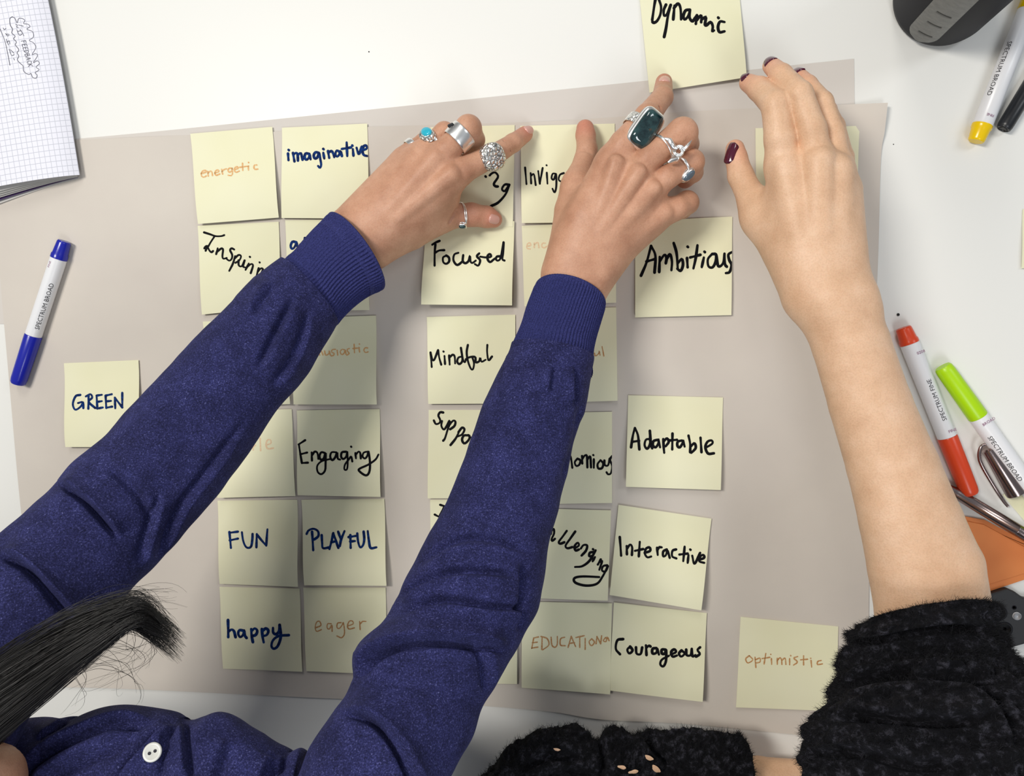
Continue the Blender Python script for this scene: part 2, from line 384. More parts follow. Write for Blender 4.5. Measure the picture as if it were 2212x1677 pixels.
def note(corners, lifts, h0, label, text=None, ink='inkK', wpx=6.5, crop=None, group='yellow notes stuck on the paper sheet'):
    """corners TL,TR,BR,BL in px; lifts = height (mm) of each corner over the paper"""
    lifts = [1.25*l for l in lifts]
    cs = [W(x, y, h0 + l*0.001) for (x, y), l in zip(corners, lifts)]
    TLp, TRp, BRp, BLp = cs; N_ = 15
    curl = 0.0008 + 0.25e-3*(lifts[2] + lifts[3])/2
    def S(u, v):
        b = (TLp*(1-u) + TRp*u)*(1 - v) + (BLp*(1-u) + BRp*u)*v
        lin = ((lifts[0]*(1-u) + lifts[1]*u)*(1-v) + (lifts[3]*(1-u) + lifts[2]*u)*v)*0.001
        vv = sstep(v, 0.12, 1.0)**1.4
        lin2 = ((lifts[0]*(1-u) + lifts[1]*u) + ((lifts[3]*(1-u) + lifts[2]*u) - (lifts[0]*(1-u) + lifts[1]*u))*vv)*0.001
        b = b + np.array([0, 0, lin2 - lin])
        b[2] += curl*math.sin(math.pi*min(1, max(0, (v - .15)/.85)))*0.9*(1 - 0.5*abs(u - .5)) + 0.0003*math.sin(3*u + corners[0][0])*v
        return b
    V = [S(j/(N_-1), i/(N_-1)) for i in range(N_) for j in range(N_)]
    o = slab('sticky_note', V, None, 0.00012, M['note'], n_m=(N_, N_))
    tag(o, label, 'note', group)
    if text:
        q = np.array(corners, float)
        def inv(x, y):
            u = v = 0.5
            for _ in range(7):
                p = proj(S(u, v)); du = (proj(S(u + .01, v)) - p)/.01; dv = (proj(S(u, v + .01)) - p)/.01
                e = np.array([x, y]) - p; s = np.linalg.solve(np.array([du, dv]).T, e); u += s[0]; v += s[1]
            return u, v
        def surf(x, y):
            u, v = inv(x, y); return S(min(1, max(0, u)), min(1, max(0, v))) + np.array([0, 0, 0.00010])
        V, F = ribbon(cr(crop, text), wpx, surf)
        mesh('handwriting', V, F, M[ink], o, smooth=False)
    return o
H0 = 0.0024
note([(411, 289), (588, 274), (602, 470), (428, 484)], (0, 0, 3, 3), H0, 'yellow note reading energetic in faint orange, top left of the notes',
 "128,466 168,455 166,442 148,442 132,458 132,484 148,496 170,486;182,448 186,486;184,462 204,446 216,456 220,482;238,462 272,450 266,438 248,442 240,462 250,480 278,470;294,432 302,470;297,450 314,434 334,428;378,424 354,424 345,442 360,456 378,440 377,420 382,460 372,482 346,480;396,436 428,424 420,412 402,418 396,440 410,456 436,446;462,384 464,440;440,416 512,406;508,410 510,438;510,376;578,398 560,398 553,415 562,432 585,430", 'inkO', 3.2, 1)
note([(609, 276), (793, 267), (799, 473), (608, 471)], (0, 0, 2, 2), H0, 'yellow note reading imaginative in thick blue marker',
 "828,305 832,358;832,275;868,300 880,368;870,318 890,300 905,312 908,362;908,318 930,300 940,330 945,355;1000,308 970,305 962,335 975,355 995,340 1003,308 1010,352;1078,300 1050,295 1035,320 1045,345 1065,335 1078,300 1088,350 1095,395 1085,420 1070,405;1112,298 1120,345;1112,268;1150,285 1160,340;1152,300 1175,285 1190,300 1200,335;1245,295 1222,280 1210,305 1220,330 1240,315 1250,285 1262,325;1300,215 1305,325;1262,268 1335,256;1350,270 1355,322;1345,240;1380,258 1398,310 1422,250;1432,280 1465,262 1455,240 1435,250 1428,290 1440,318 1468,325", 'inkB', 5.6, 1)
note([(427, 488), (602, 479), (608, 662), (436, 680)], (0, 0, 2, 2), H0, 'yellow note with slanting black Inspirin lettering, below the energetic note',
 "152,940 200,955 245,970 290,970 315,962;238,970 205,1020 178,1065 155,1068;155,1068 165,1052 180,1050 165,1088;178,1050 195,1085 212,1100 225,1090;262,1068 250,1115;256,1098 290,1070 305,1080 300,1130 308,1152 335,1145;395,1078 374,1068 362,1085 378,1118 376,1150 356,1168 332,1152;402,1130 385,1190 355,1250;398,1150 430,1122 450,1132 436,1165 405,1185;430,1165 432,1205 455,1212 478,1165;480,1165 466,1212 482,1222;520,1136;512,1190 486,1242;492,1225 530,1195 546,1208 528,1268;598,1180;592,1228 572,1300;582,1262 610,1230 626,1240 606,1282", 'inkK', 4.4, 1)
note([(616, 476), (796, 474), (798, 670), (624, 672)], (0, 0, 3, 2), H0, 'yellow note with blue ad lettering, mostly under the left blue cuff',
 "895,1020 865,1015 850,1045 858,1072 880,1060 898,1020 905,1065 918,1068;948,1032 925,1038 920,1062 938,1070 958,1040;964,985 955,1055", 'inkB', 5.4, 1)
note([(438, 695), (618, 688), (627, 873), (455, 880)], (0, 0, 3, 2), H0, 'yellow note almost wholly hidden under the left blue sleeve, third row')
note([(634, 688), (812, 682), (814, 874), (634, 874)], (0, 0, 5, 3), H0, 'yellow note ending in usiastic in faint orange, beside the left sleeve',
 "1072,375 1080,408 1105,400 1110,372 1118,408;1160,362 1135,365 1130,385 1150,395 1145,412 1125,415;1175,370 1180,408;1240,368 1215,362 1200,385 1215,405 1235,390 1242,365 1248,402;1275,355 1258,362 1262,380 1275,395 1255,410;1315,320 1318,390;1305,355 1360,350;1355,345 1360,385;1358,318;1425,350 1405,350 1395,370 1408,388 1430,382;1020,385 1032,410;1024,392 1045,378 1058,408", 'inkO', 3.0, 2)
note([(455, 890), (630, 884), (638, 1072), (470, 1076)], (0, 0, 2, 5), H0, 'yellow note ending in le in very faint orange, half under the left sleeve',
 "482,1150 484,1190;484,1165 502,1152;540,1095 545,1195;590,1150 630,1135 625,1108 600,1110 590,1150 605,1180 650,1175", 'inkF', 3.4, 2)
note([(641, 887), (820, 884), (822, 1074), (643, 1070)], (0, 0, 4, 4), H0, 'yellow note reading Engaging in black marker',
 "912,1110 858,1145;860,1145 870,1210 885,1298;872,1226 928,1212;885,1298 935,1295;965,1210 968,1278;968,1235 990,1205 1012,1215 1020,1265;1075,1215 1045,1210 1030,1240 1040,1270 1065,1260 1080,1215 1080,1300 1075,1360 1045,1390 1015,1370 1012,1320 1050,1282 1120,1265;1170,1210 1130,1210 1118,1245 1135,1275 1160,1250 1175,1210 1180,1260 1200,1270;1250,1205 1215,1210 1208,1245 1225,1265 1250,1245 1258,1200 1262,1300 1255,1350 1235,1350 1240,1310 1270,1270 1290,1245 1300,1285;1290,1163;1325,1215 1330,1260;1328,1230 1350,1205 1365,1215 1370,1260;1415,1205 1392,1215 1385,1245 1405,1260 1425,1235 1432,1200 1445,1290 1440,1370 1410,1400 1355,1362 1365,1342 1430,1312 1490,1270 1515,1228", 'inkK', 4.6, 2)
note([(470, 1082), (642, 1080), (644, 1268), (474, 1262)], (0, 0, 5, 3), H0, 'yellow note reading FUN in dark blue capitals',
 "222,358 230,440 235,495;220,365 295,355;225,430 295,415;330,360 340,430 360,480 385,495 410,480 420,420 422,375;458,375 455,490;458,378 500,430 540,475;540,475 545,400 550,335", 'inkB', 5.0, 3)
note([(651, 1080), (830, 1078), (835, 1266), (657, 1265)], (0, 0, 5, 5), H0, 'yellow note reading PLAYFUL in dark blue capitals',
 "935,355 940,430 945,515;888,375 905,345 945,330 985,350 990,390 965,415 942,425;1018,385 1022,450 1030,497 1085,490;1085,505 1105,430 1118,368;1118,368 1140,430 1162,495;1100,445 1145,438;1160,355 1185,425;1215,350 1185,425 1175,480;1265,385 1268,495;1250,402 1310,392;1262,440 1305,436;1325,370 1332,440 1350,490 1375,470 1385,420 1380,355;1415,350 1425,430 1440,495 1490,490", 'inkB', 5.4, 3)
note([(474, 1268), (647, 1272), (653, 1452), (482, 1445)], (0, 0, 3, 2), H0 + .0002, 'yellow note reading happy in dark blue marker',
 "210,1118 212,1200 212,1265;212,1220 240,1200 262,1215 275,1265;345,1210 310,1205 298,1235 315,1265 340,1245 350,1205 355,1250 370,1272;410,1195 415,1260 425,1308;412,1215 440,1190 462,1210 450,1245 420,1255;502,1195 508,1260 518,1310;505,1215 535,1190 558,1210 545,1245 515,1255;598,1185 600,1225 625,1240 650,1215 655,1160;655,1160 665,1260 640,1340 605,1365 585,1340 600,1290 650,1255 735,1248", 'inkB', 6.0, 3)
note([(655, 1270), (833, 1270), (836, 1458), (662, 1450)], (0, 0, 2, 2), H0 - .0002, 'yellow note reading eager in thin brown pencil',
 "962,1185 1010,1165 1000,1130 975,1135 962,1180 975,1215 1015,1200;1100,1150 1070,1150 1065,1185 1085,1195 1105,1160 1108,1215;1185,1140 1155,1145 1150,1180 1170,1190 1195,1160 1205,1140 1215,1230 1190,1270 1150,1255;1240,1170 1290,1150 1280,1125 1255,1130 1240,1170 1255,1195 1300,1185;1345,1130 1350,1200;1348,1155 1370,1130 1400,1130", 'inkR', 2.8, 3)
note([(138, 785), (299, 778), (301, 966), (141, 966)], (0, 0, 4, 4), H0, 'yellow note reading GREEN in blue capitals, alone at the left of the sheet',
 "582,1185 548,1195 528,1250 545,1292 582,1272 602,1240;566,1244 600,1238 604,1280;642,1190 640,1285;622,1196 655,1180 668,1205 642,1235 690,1280;700,1190 705,1284;700,1190 738,1184;702,1236 738,1230;705,1284 745,1276;765,1190 770,1280;765,1190 810,1180;768,1232 805,1228;770,1278 812,1270;832,1205 835,1282;832,1205 886,1276;886,1276 886,1170", 'inkB', 4.8, 12)
note([(930, 275), (1112, 270), (1108, 490), (922, 492)], (0, 0, 2, 1), H0 - .0003, 'yellow note ending in slanting ng, under the left hand and its pointing finger',
 "1628,712;1668,702 1690,682 1722,675 1748,715 1708,780 1722,805 1745,808;1855,792 1812,790 1785,832 1812,852 1852,800;1855,792 1820,880 1750,960 1680,995", 'inkK', 5.4, 10)
note([(919, 482), (1111, 478), (1106, 660), (910, 658)], (2, 1, 5, 9), H0 + .0006, 'yellow note reading Focused, lifting up below the left thumb',
 "242,272 236,350 235,455;215,275 240,258 278,242;238,345 275,325 318,322;335,370 308,385 310,425 335,440 360,420 358,385 335,368;440,345 405,360 398,410 430,450 478,418;482,365 478,415 500,435 528,415 540,370 545,420 562,432 590,412;620,350 600,375 628,410 612,455 582,442;628,378 680,385 722,378 712,355 692,372 694,405 715,425 745,402 766,388;800,375 772,378 765,402 782,412 805,385 830,255;830,255 825,350 820,400 838,412", 'inkK', 5.0, 4)
note([(1124, 272), (1328, 267), (1330, 480), (1127, 482)], (0, 0, 2, 3), H0, 'yellow note beginning Invigo in thin black, under the thumb of the right hand',
 "48,745 58,865;88,785 92,860;90,805 112,795 125,872;143,770 155,862;155,862 175,748;205,782 210,862;203,728;272,790 248,790 240,822 256,832 272,795 274,880 262,925 246,898;328,785 300,798 292,835 322,852", 'inkK', 4.2, 11)
note([(1127, 488), (1330, 480), (1331, 654), (1133, 662)], (0, 0, 1, 3), H0, 'yellow note beginning enco in very faint orange, left of the right wrist',
 "1030,290 1065,280 1055,258 1035,270 1032,305 1060,312;1095,260 1095,300;1095,275 1125,255 1135,300;1190,262 1165,262 1160,290 1180,302 1200,290;1228,268 1212,285 1228,302", 'inkF', 3.0, 4)
note([(922, 685), (1113, 680), (1113, 872), (925, 873)], (0, 0, 2, 3), H0, 'yellow note reading Mindful in black marker',
 "200,1205 206,1270 210,1330;200,1205 225,1275 265,1185;265,1185 275,1250 292,1310;320,1235 325,1305;310,1195;360,1230 365,1310;362,1250 390,1225 408,1240 412,1300;470,1240 440,1250 430,1285 450,1305 475,1270 462,1165;462,1165 478,1260 495,1290 505,1262;522,1140 512,1200 520,1270 545,1340 565,1350 575,1300 560,1245;505,1262 540,1245 585,1245 590,1290 620,1280 628,1250 640,1285 675,1268;690,1140 688,1200 700,1272 730,1240", 'inkK', 4.6, 4)
note([(1138, 670), (1331, 664), (1334, 866), (1140, 872)], (0, 0, 3, 2), H0, 'yellow note showing only ul in brown pencil, right of the right cuff',
 "1615,1212 1622,1235 1650,1215 1655,1190 1662,1228;1680,1155 1695,1235", 'inkR', 2.6, 4)
note([(926, 886), (1112, 886), (1110, 1077), (924, 1077)], (0, 0, 2, 2), H0, 'yellow note beginning Suppo, left edge peeping out beside the right sleeve',
 "295,120 270,118 255,145 270,180 265,205 235,215 218,185;285,190 280,230 300,260 325,230 345,190;355,200 335,250 310,330 295,352;342,228 375,188 395,195 388,230 352,258;432,262 400,330 355,388;420,282 450,245 470,260 450,300 410,318;500,308 465,310 450,345 470,375 505,345 512,312 495,305 528,330", 'inkK', 5.0, 5)
note([(1140, 893), (1322, 890), (1322, 1087), (1140, 1090)], (0, 0, 3, 2), H0, 'yellow note ending in onious, right of the right sleeve',
 "1335,468 1348,500 1358,575;1395,505 1378,530 1390,560 1415,550 1425,515 1400,500;1438,478 1440,540;1440,505 1460,475 1478,480 1482,572;1482,510 1505,482 1512,572;1535,505 1535,575;1530,470;1588,515 1566,545 1572,580 1602,578 1612,540 1590,512;1622,515 1625,552 1652,555 1665,500;1685,480 1668,510 1686,560 1675,620 1652,628 1640,612", 'inkK', 4.8, 5)
note([(929, 1080), (1115, 1080), (1115, 1268), (931, 1268)], (0, 0, 2, 2), H0 - .0002, 'yellow note showing only a slanting capital I, left of the right sleeve',
 "270,880 335,900;305,890 265,975;225,960 290,995", 'inkK', 4.6, 5)
note([(935, 1285), (1118, 1285), (1117, 1478), (938, 1475)], (0, 0, 1, 1), H0 - .0002, 'yellow note hidden by the blue elbow, bottom right corner showing')
note([(1130, 1098), (1320, 1103), (1313, 1298), (1128, 1292)], (0, 0, 6, 3), H0 + .0002, 'yellow note ending in allenging with a long looped g',
 "1180,1120 1188,1090 1205,1080 1208,1115 1188,1160 1192,1178 1215,1160;1312,1095 1280,1140 1247,1185 1260,1200 1292,1188;1382,1100 1340,1160 1303,1215 1318,1238 1358,1228;1375,1240 1412,1215 1402,1192 1376,1222 1385,1256 1412,1248;1428,1240 1450,1212 1480,1215 1470,1258 1435,1297;1532,1268 1502,1275 1498,1305 1530,1292 1550,1255;1550,1255 1500,1340 1440,1385 1380,1392;1545,1310 1525,1345;1528,1245;1592,1330 1568,1372;1580,1352 1602,1345 1580,1415;1645,1378 1612,1385 1602,1420 1630,1428 1650,1385;1650,1385 1610,1465 1560,1530 1470,1545 1385,1522 1375,1485 1440,1470 1580,1475", 'inkK', 5.2, 5)
note([(1372, 478), (1582, 468), (1580, 681), (1372, 686)], (0, 0, 2, 2), H0, 'yellow note reading Ambitious in thick black marker',
 "338,622 385,510 425,365;425,365 462,450 455,595;385,500 462,478;500,460 495,590;500,500 540,442 558,470 552,515;558,480 588,438 605,500 600,575;620,340 645,430 655,560;652,520 690,478 700,530 680,580 650,562;735,470 740,550;740,372;825,360 810,470 790,560;762,465 850,442;880,465 862,548;885,415;948,438 915,480 920,540 955,550 982,500 985,440 952,435;988,450 1005,540 1045,515 1058,432;1058,432 1062,520 1078,545;1125,418 1092,440 1100,490 1120,530 1102,590 1070,600", 'inkK', 6.0, 6)
note([(1357, 854), (1562, 859), (1557, 1059), (1352, 1052)], (0, 0, 4, 5), H0, 'yellow note reading Adaptable in black marker',
 "212,425 225,340 240,285;240,285 262,340 272,440;220,385 270,378;350,365 320,370 310,410 330,435 352,390 348,305;348,305 350,380 365,432;405,370 375,380 370,410 390,425 410,395 410,365 422,425;445,365 448,420 452,465;448,385 470,360 485,385 462,418;512,325 510,440;490,375 545,370;580,375 550,385 548,415 565,425 585,395 588,370 600,420;628,340 640,400 640,460;640,425 670,395 680,430 648,465;715,355 722,460;748,430 800,398 795,375 765,385 750,425 770,470 812,468", 'inkK', 5.6, 7)
note([(1326, 1302), (1527, 1325), (1518, 1517), (1316, 1492)], (0, 0, 6, 3), H0 + .0003, 'yellow note reading Courageous in thick black marker',
 "855,302 818,310 808,365 835,400;902,350 882,370 895,395 916,375 900,350;938,355 942,395 968,398 978,356;1002,342 1006,405;1003,362 1020,345 1032,350;1070,360 1045,365 1045,395 1070,390 1075,360 1086,402;1130,370 1105,370 1105,395 1125,395 1132,370 1132,440 1115,478 1095,465 1105,435 1150,410;1162,402 1196,386 1185,368 1165,385 1175,415 1202,408;1232,375 1215,395 1230,415 1252,395 1232,375;1262,370 1265,405 1290,405 1298,365;1298,365 1302,412 1322,405;1352,355 1335,372 1350,398 1326,415", 'inkK', 5.8, 9)
note([(1336, 1091), (1537, 1121), (1515, 1319), (1317, 1286)], (0, 0, 7, 5), H0 + .0007, 'tilted yellow note reading Interactive in black marker',
 "130,1075 135,1140 140,1210;180,1140 182,1200;182,1160 205,1130 220,1150 218,1205;275,1110 268,1215;240,1175 300,1162;310,1190 350,1175 345,1150 320,1160 312,1195 330,1222 358,1216;400,1152 405,1205;402,1175 415,1150 434,1150;470,1165 445,1180 445,1215 465,1205 475,1170 492,1226;538,1165 512,1175 510,1215 540,1230;600,1145 590,1250;562,1202 622,1195;628,1205 622,1262;640,1165;655,1210 672,1268 712,1190;705,1240 742,1225 735,1205 715,1215 705,1250 742,1262", 'inkK', 5.4, 7)
note([(1127, 1300), (1322, 1304), (1318, 1501), (1127, 1486)], (0, 0, 4, 4), H0 - .0001, 'yellow note reading EDUCATIONA in thin brown pencil',
 "278,295 265,362;278,295 308,288;270,326 300,322;265,360 304,354;332,290 330,370;325,285 365,300 375,340 335,372;390,290 395,340 415,355 430,335 430,285;478,290 452,300 450,340 482,345;500,355 520,285;520,285 548,350;508,330 542,325;575,285 575,355;550,292 604,280;610,298 610,368;652,300 635,320 650,345 670,322 652,300;680,332 686,285;686,285 710,332;710,332 716,280;742,292 727,312 745,318 752,288 764,312", 'inkR', 3.0, 9)
note([(1600, 1333), (1811, 1354), (1806, 1537), (1590, 1529)], (0, 0, 1, 2), H0, 'yellow note reading optimistic in thin brown pencil, alone at lower right',
 "1668,410 1646,430 1660,456 1692,436 1670,410;1706,420 1712,485;1710,435 1738,425 1738,450 1712,456;1776,395 1765,462;1752,428 1802,420;1812,428 1814,465;1808,400;1850,425 1850,465;1850,440 1868,422 1878,438 1880,465;1880,440 1900,425 1906,465;1930,428 1930,468;1936,408;1982,415 1957,425 1980,450 1955,470;2020,410 2020,468;2000,436 2046,432;2068,440 2072,482;2065,425;2134,440 2112,446 2110,466 2142,462", 'inkR', 3.0, 9)
note([(1632, 277), (1857, 272), (1849, 478), (1634, 480)], (0, 0, 3, 1), H0, 'blank yellow note lying under the pale hand with dark nails')
note([(1380, -22), (1596, -30), (1613, 167), (1403, 200)], (0, 0, 3, 2), H0 - .0006, 'yellow note reading Dynamic in black, at the top edge of the picture',
 "415,-30 392,100 360,320;460,-25 500,100 490,230 440,330 390,362 365,350;580,75 545,160 550,250 600,220 655,80;655,80 610,260 580,450 550,590;715,90 705,200 695,310;705,130 770,60 810,130 820,310;960,155 890,170 855,260 880,310 930,260 965,155;965,155 955,280 1000,340 1040,290 1072,245;1072,245 1055,380;1060,330 1140,245 1140,355;1142,320 1215,270 1200,390 1230,400 1290,352 1325,420 1315,500 1345,485;1410,280;1512,352 1440,345 1408,430 1432,512 1512,500", 'inkK', 6.2, 8)
note([(2209, 452), (2400, 440), (2405, 575), (2207, 580)], (0, 0, 1, 1), 0.0006, 'sliver of a yellow note on the bare table at the right edge', group=None)
note([(2166, 1070), (2325, 935), (2465, 1100), (2308, 1238)], (0, 0, 1, 1), 0.0006, 'pale yellow note turned diagonally under the lime marker', group=None)

# ------------------------------------------------------------------ bodies: joined tapered bones -> one smooth skin
def smin(a, b, k):
    h = np.clip(0.5 + 0.5*(b - a)/k, 0, 1); return b*(1 - h) + a*h - k*h*(1 - h)
class Field:
    def __init__(s, lo, hi, vox):
        s.vox = vox; s.lo = np.array(lo, float); s.n = np.ceil((np.array(hi) - s.lo)/vox).astype(int) + 1
        s.ax = [s.lo[i] + vox*np.arange(s.n[i]) for i in range(3)]
    def new(s): return np.full(s.n, 0.02, np.float32)
    def cone(s, D, A, B, ra, rb, k, sub=False):
        A = np.array(A); B = np.array(B); R = max(ra, rb) + 0.018
        lo = np.minimum(A, B) - R; hi = np.maximum(A, B) + R
        i0 = np.clip(((lo - s.lo)/s.vox).astype(int), 0, s.n); i1 = np.clip(((hi - s.lo)/s.vox).astype(int) + 2, 0, s.n)
        if (i1 <= i0).any(): return
        X = s.ax[0][i0[0]:i1[0]][:, None, None]; Y = s.ax[1][i0[1]:i1[1]][None, :, None]; Z = s.ax[2][i0[2]:i1[2]][None, None, :]
        ab = B - A; L2 = max(ab @ ab, 1e-12)
        t = np.clip(((X - A[0])*ab[0] + (Y - A[1])*ab[1] + (Z - A[2])*ab[2])/L2, 0, 1)
        d = np.sqrt((X - A[0] - t*ab[0])**2 + (Y - A[1] - t*ab[1])**2 + (Z - A[2] - t*ab[2])**2) - (ra + (rb - ra)*t)
        sl = tuple(slice(i0[i], i1[i]) for i in range(3))
        if sub: D[sl] = -smin(-D[sl], d.astype(np.float32), k)
        else: D[sl] = smin(D[sl], np.minimum(d, 0.02).astype(np.float32), k)
    def polys(s, D):
        g = vdb.FloatGrid(0.02); g.copyFromArray(np.ascontiguousarray(D))
        p, t, q = g.convertToPolygons(isovalue=0.0, adaptivity=0.0)
        return np.array(p)*s.vox + s.lo, np.array(t, int).reshape(-1, 3), np.array(q, int).reshape(-1, 4)
def bone_field(chains, subs, vox, pad=0.012):
    """chains: dict name -> (kjoin, [(px,py,h_mm,r_px),...], k_inner); 'palm*' chains first form the core"""
    pts = []
    conv = {}
    for nme, (kj, js, ki) in chains.items():
        c = [(W(x, y, h*0.001), RW(x, y, h*0.001, r)) for x, y, h, r in js]
        conv[nme] = c; pts += [p for p, r in c for p in (p - r, p + r)]
    pts = np.array(pts); F = Field(pts.min(0) - pad, pts.max(0) + pad, vox)
    core = F.new()
    for nme, (kj, js, ki) in chains.items():
        if nme.startswith('palm'):
            c = conv[nme]; D = F.new()
            for (a, ra), (b, rb) in zip(c[:-1], c[1:]): F.cone(D, a, b, ra, rb, 0.0015)
            core = smin(core, D, ki)
    out = core.copy()
    for nme, (kj, js, ki) in chains.items():
        if not nme.startswith('palm'):
            D = F.new(); c = conv[nme]
            for (a, ra), (b, rb) in zip(c[:-1], c[1:]): F.cone(D, a, b, ra, rb, min(ki, .002))
            out = smin(out, smin(core, D, kj), 0.0009)
    for (js, k) in subs:
        c = [(W(x, y, h*0.001), RW(x, y, h*0.001, r)) for x, y, h, r in js]
        for (a, ra), (b, rb) in zip(c[:-1], c[1:]): F.cone(out, a, b, ra, rb, k, sub=True)
    V, T, Q = F.polys(out)
    return V, T, Q, conv
def big_volume(V, Q):
    c = V.mean(0); return np.einsum('ij,ij->i', V[Q[:, 0]] - c, np.cross(V[Q[:, 1]] - c, V[Q[:, 2]] - c)).sum()
def body(name, parts, mt, flush, label, cat, base):
    """join skin pieces in one mesh object"""
    Vs, Ts, Qs = [], [], []; o = 0
    for V, T, Q in parts:
        Vs.append(V); Ts.append(T + o); Qs.append(Q + o); o += len(V)
    V = np.vstack(Vs); T = np.vstack(Ts); Q = np.vstack(Qs)
    # orientation check on the first piece: normals must point outwards
    q = parts[0][2][:2000]; v = parts[0][0]; nr = np.cross(v[q[:, 1]] - v[q[:, 0]], v[q[:, 2]] - v[q[:, 0]])
    vol = np.einsum('ij,ij->i', v[parts[0][2][:, 0]] - v.mean(0), np.cross(v[parts[0][2][:, 1]] - v.mean(0), v[parts[0][2][:, 2]] - v.mean(0))).sum()
    if vol < 0: T = T[:, ::-1]; Q = Q[:, ::-1]
    ob = big_mesh(name, V, Q, T, mt, None, base=base)
    at = ob.data.attributes.new('flush', 'FLOAT', 'POINT'); f = np.zeros(len(V), np.float32)
    for P, r, a in flush:
        f = np.maximum(f, a*np.exp(-((V - np.array(P))**2).sum(1)/r**2))
    if len(at.data) == len(f): at.data.foreach_set('value', f.astype(np.float32))
    return tag(ob, label, cat)

# left hand of the person in blue (chains: picture x, y, height mm, half width px)
H1 = {
 'palm_a': (0, [(690, 560, 66, 40), (752, 496, 56, 43), (872, 345, 44, 25)], .010),
 'palm_b': (0, [(700, 575, 68, 44), (772, 508, 58, 46), (906, 336, 52, 28)], .010),
 'palm_c': (0, [(710, 590, 68, 44), (785, 522, 58, 46), (946, 342, 58, 30)], .010),
 'palm_d': (0, [(720, 605, 66, 40), (800, 530, 54, 42), (978, 382, 55, 33)], .010),
 'palm_e': (0, [(800, 545, 48, 34), (885, 498, 40, 40), (945, 470, 34, 34)], .010),
 'palm_f': (0, [(900, 470, 46, 30), (962, 425, 42, 28)], .012),
 'index': (.005, [(962, 384, 52, 30), (1000, 368, 53, 28), (1066, 336, 42, 23), (1108, 309, 25, 19.5), (1134, 290, 10, 17)], .0035),
 'middle': (.005, [(940, 346, 56, 27), (968, 322, 59, 27), (1012, 277, 57, 28), (1024, 302, 36, 23), (1016, 330, 16, 19)], .003),
 'ring': (.005, [(898, 342, 52, 25), (925, 318, 54, 23), (960, 286, 50, 22), (985, 308, 30, 20), (988, 332, 14, 18)], .003),
 'pinky': (.005, [(868, 350, 45, 23), (890, 326, 44, 20), (918, 304, 40, 18), (938, 322, 25, 16), (944, 344, 12, 15)], .003),
 'thumb': (.007, [(930, 478, 34, 30), (972, 468, 28, 26), (1018, 464, 20, 25), (1052, 469, 13, 23), (1067, 474, 10.5, 18)], .004),
 'tendon1': (.009, [(860, 470, 68, 5), (975, 376, 66, 12)], .002),
 'tendon2': (.009, [(845, 450, 69, 5), (940, 340, 66, 11)], .002),
 'tendon3': (.009, [(825, 435, 66, 5), (905, 333, 60, 9)], .002),
}
sub1 = [([(968, 386, 77, 9), (985, 374, 77.5, 9)], .004), ([(985, 455, 40, 3), (970, 480, 40, 3)], .002),
        ([(1088, 308, 38, 2), (1100, 326, 36, 2)], .002), ([(1026, 447, 29.5, 2), (1030, 480, 29.5, 2)], .002), ([(1019, 447, 30.5, 1.6), (1022, 482, 30.5, 1.6)], .002)]
# right hand of the person in blue
H2 = {
 'palm_a': (0, [(1192, 690, 58, 34), (1216, 600, 60, 44), (1268, 470, 60, 46), (1322, 352, 58, 35)], .010),
 'palm_b': (0, [(1215, 695, 60, 36), (1240, 610, 61, 44), (1372, 372, 63, 31)], .010),
 'palm_c': (0, [(1238, 700, 60, 34), (1264, 612, 60, 42), (1408, 410, 58, 29)], .010),
 'palm_d': (0, [(1246, 700, 58, 30), (1276, 618, 55, 34), (1338, 524, 50, 32), (1436, 458, 47, 27)], .010),
 'palm_e': (0, [(1222, 575, 50, 40), (1238, 455, 42, 38), (1246, 400, 36, 31)], .012),
 'palm_f': (0, [(1282, 590, 50, 32), (1396, 480, 44, 26)], .012),
 'index': (.006, [(1318, 356, 60, 33), (1348, 312, 62, 31), (1398, 252, 58, 27), (1431, 210, 36, 22.5), (1434, 178, 16, 18)], .0035),
 'middle': (.005, [(1374, 372, 62, 28), (1400, 344, 64, 27), (1474, 288, 60, 33), (1484, 312, 36, 25), (1468, 330, 16, 21)], .0035),
 'ring': (.005, [(1410, 408, 58, 26), (1440, 384, 60, 25), (1494, 350, 52, 27), (1496, 372, 32, 22), (1480, 388, 14, 19)], .003),
 'pinky': (.005, [(1436, 458, 48, 26), (1462, 450, 46, 25), (1484, 438, 38, 25), (1474, 452, 24, 20), (1452, 456, 12, 18)], .003),
 'thumb': (.008, [(1246, 405, 36, 30), (1256, 372, 30, 26), (1268, 325, 20, 22), (1265, 292, 13, 21), (1264, 278, 11, 19)], .004),
 'tendon1': (.009, [(1290, 480, 71, 6), (1330, 350, 74, 14)], .002),
 'tendon2': (.009, [(1300, 500, 72.5, 6), (1380, 372, 75, 13)], .002),
 'tendon3': (.009, [(1310, 518, 70, 6), (1412, 408, 69, 13)], .002),
 'tendon4': (.009, [(1320, 540, 60, 6), (1436, 462, 56, 13)], .002),
 'wristbone': (.012, [(1296, 590, 66, 14), (1286, 575, 66, 12)], .004),
}
sub2 = [([(1333, 340, 83, 8), (1345, 330, 83, 8)], .004), ([(1404, 226, 58, 2.2), (1450, 245, 58, 2.2)], .002),
        ([(1252, 318, 29.5, 2), (1282, 325, 29.5, 2)], .002), ([(1252, 325, 30, 1.8), (1282, 331, 30, 1.8)], .002)]
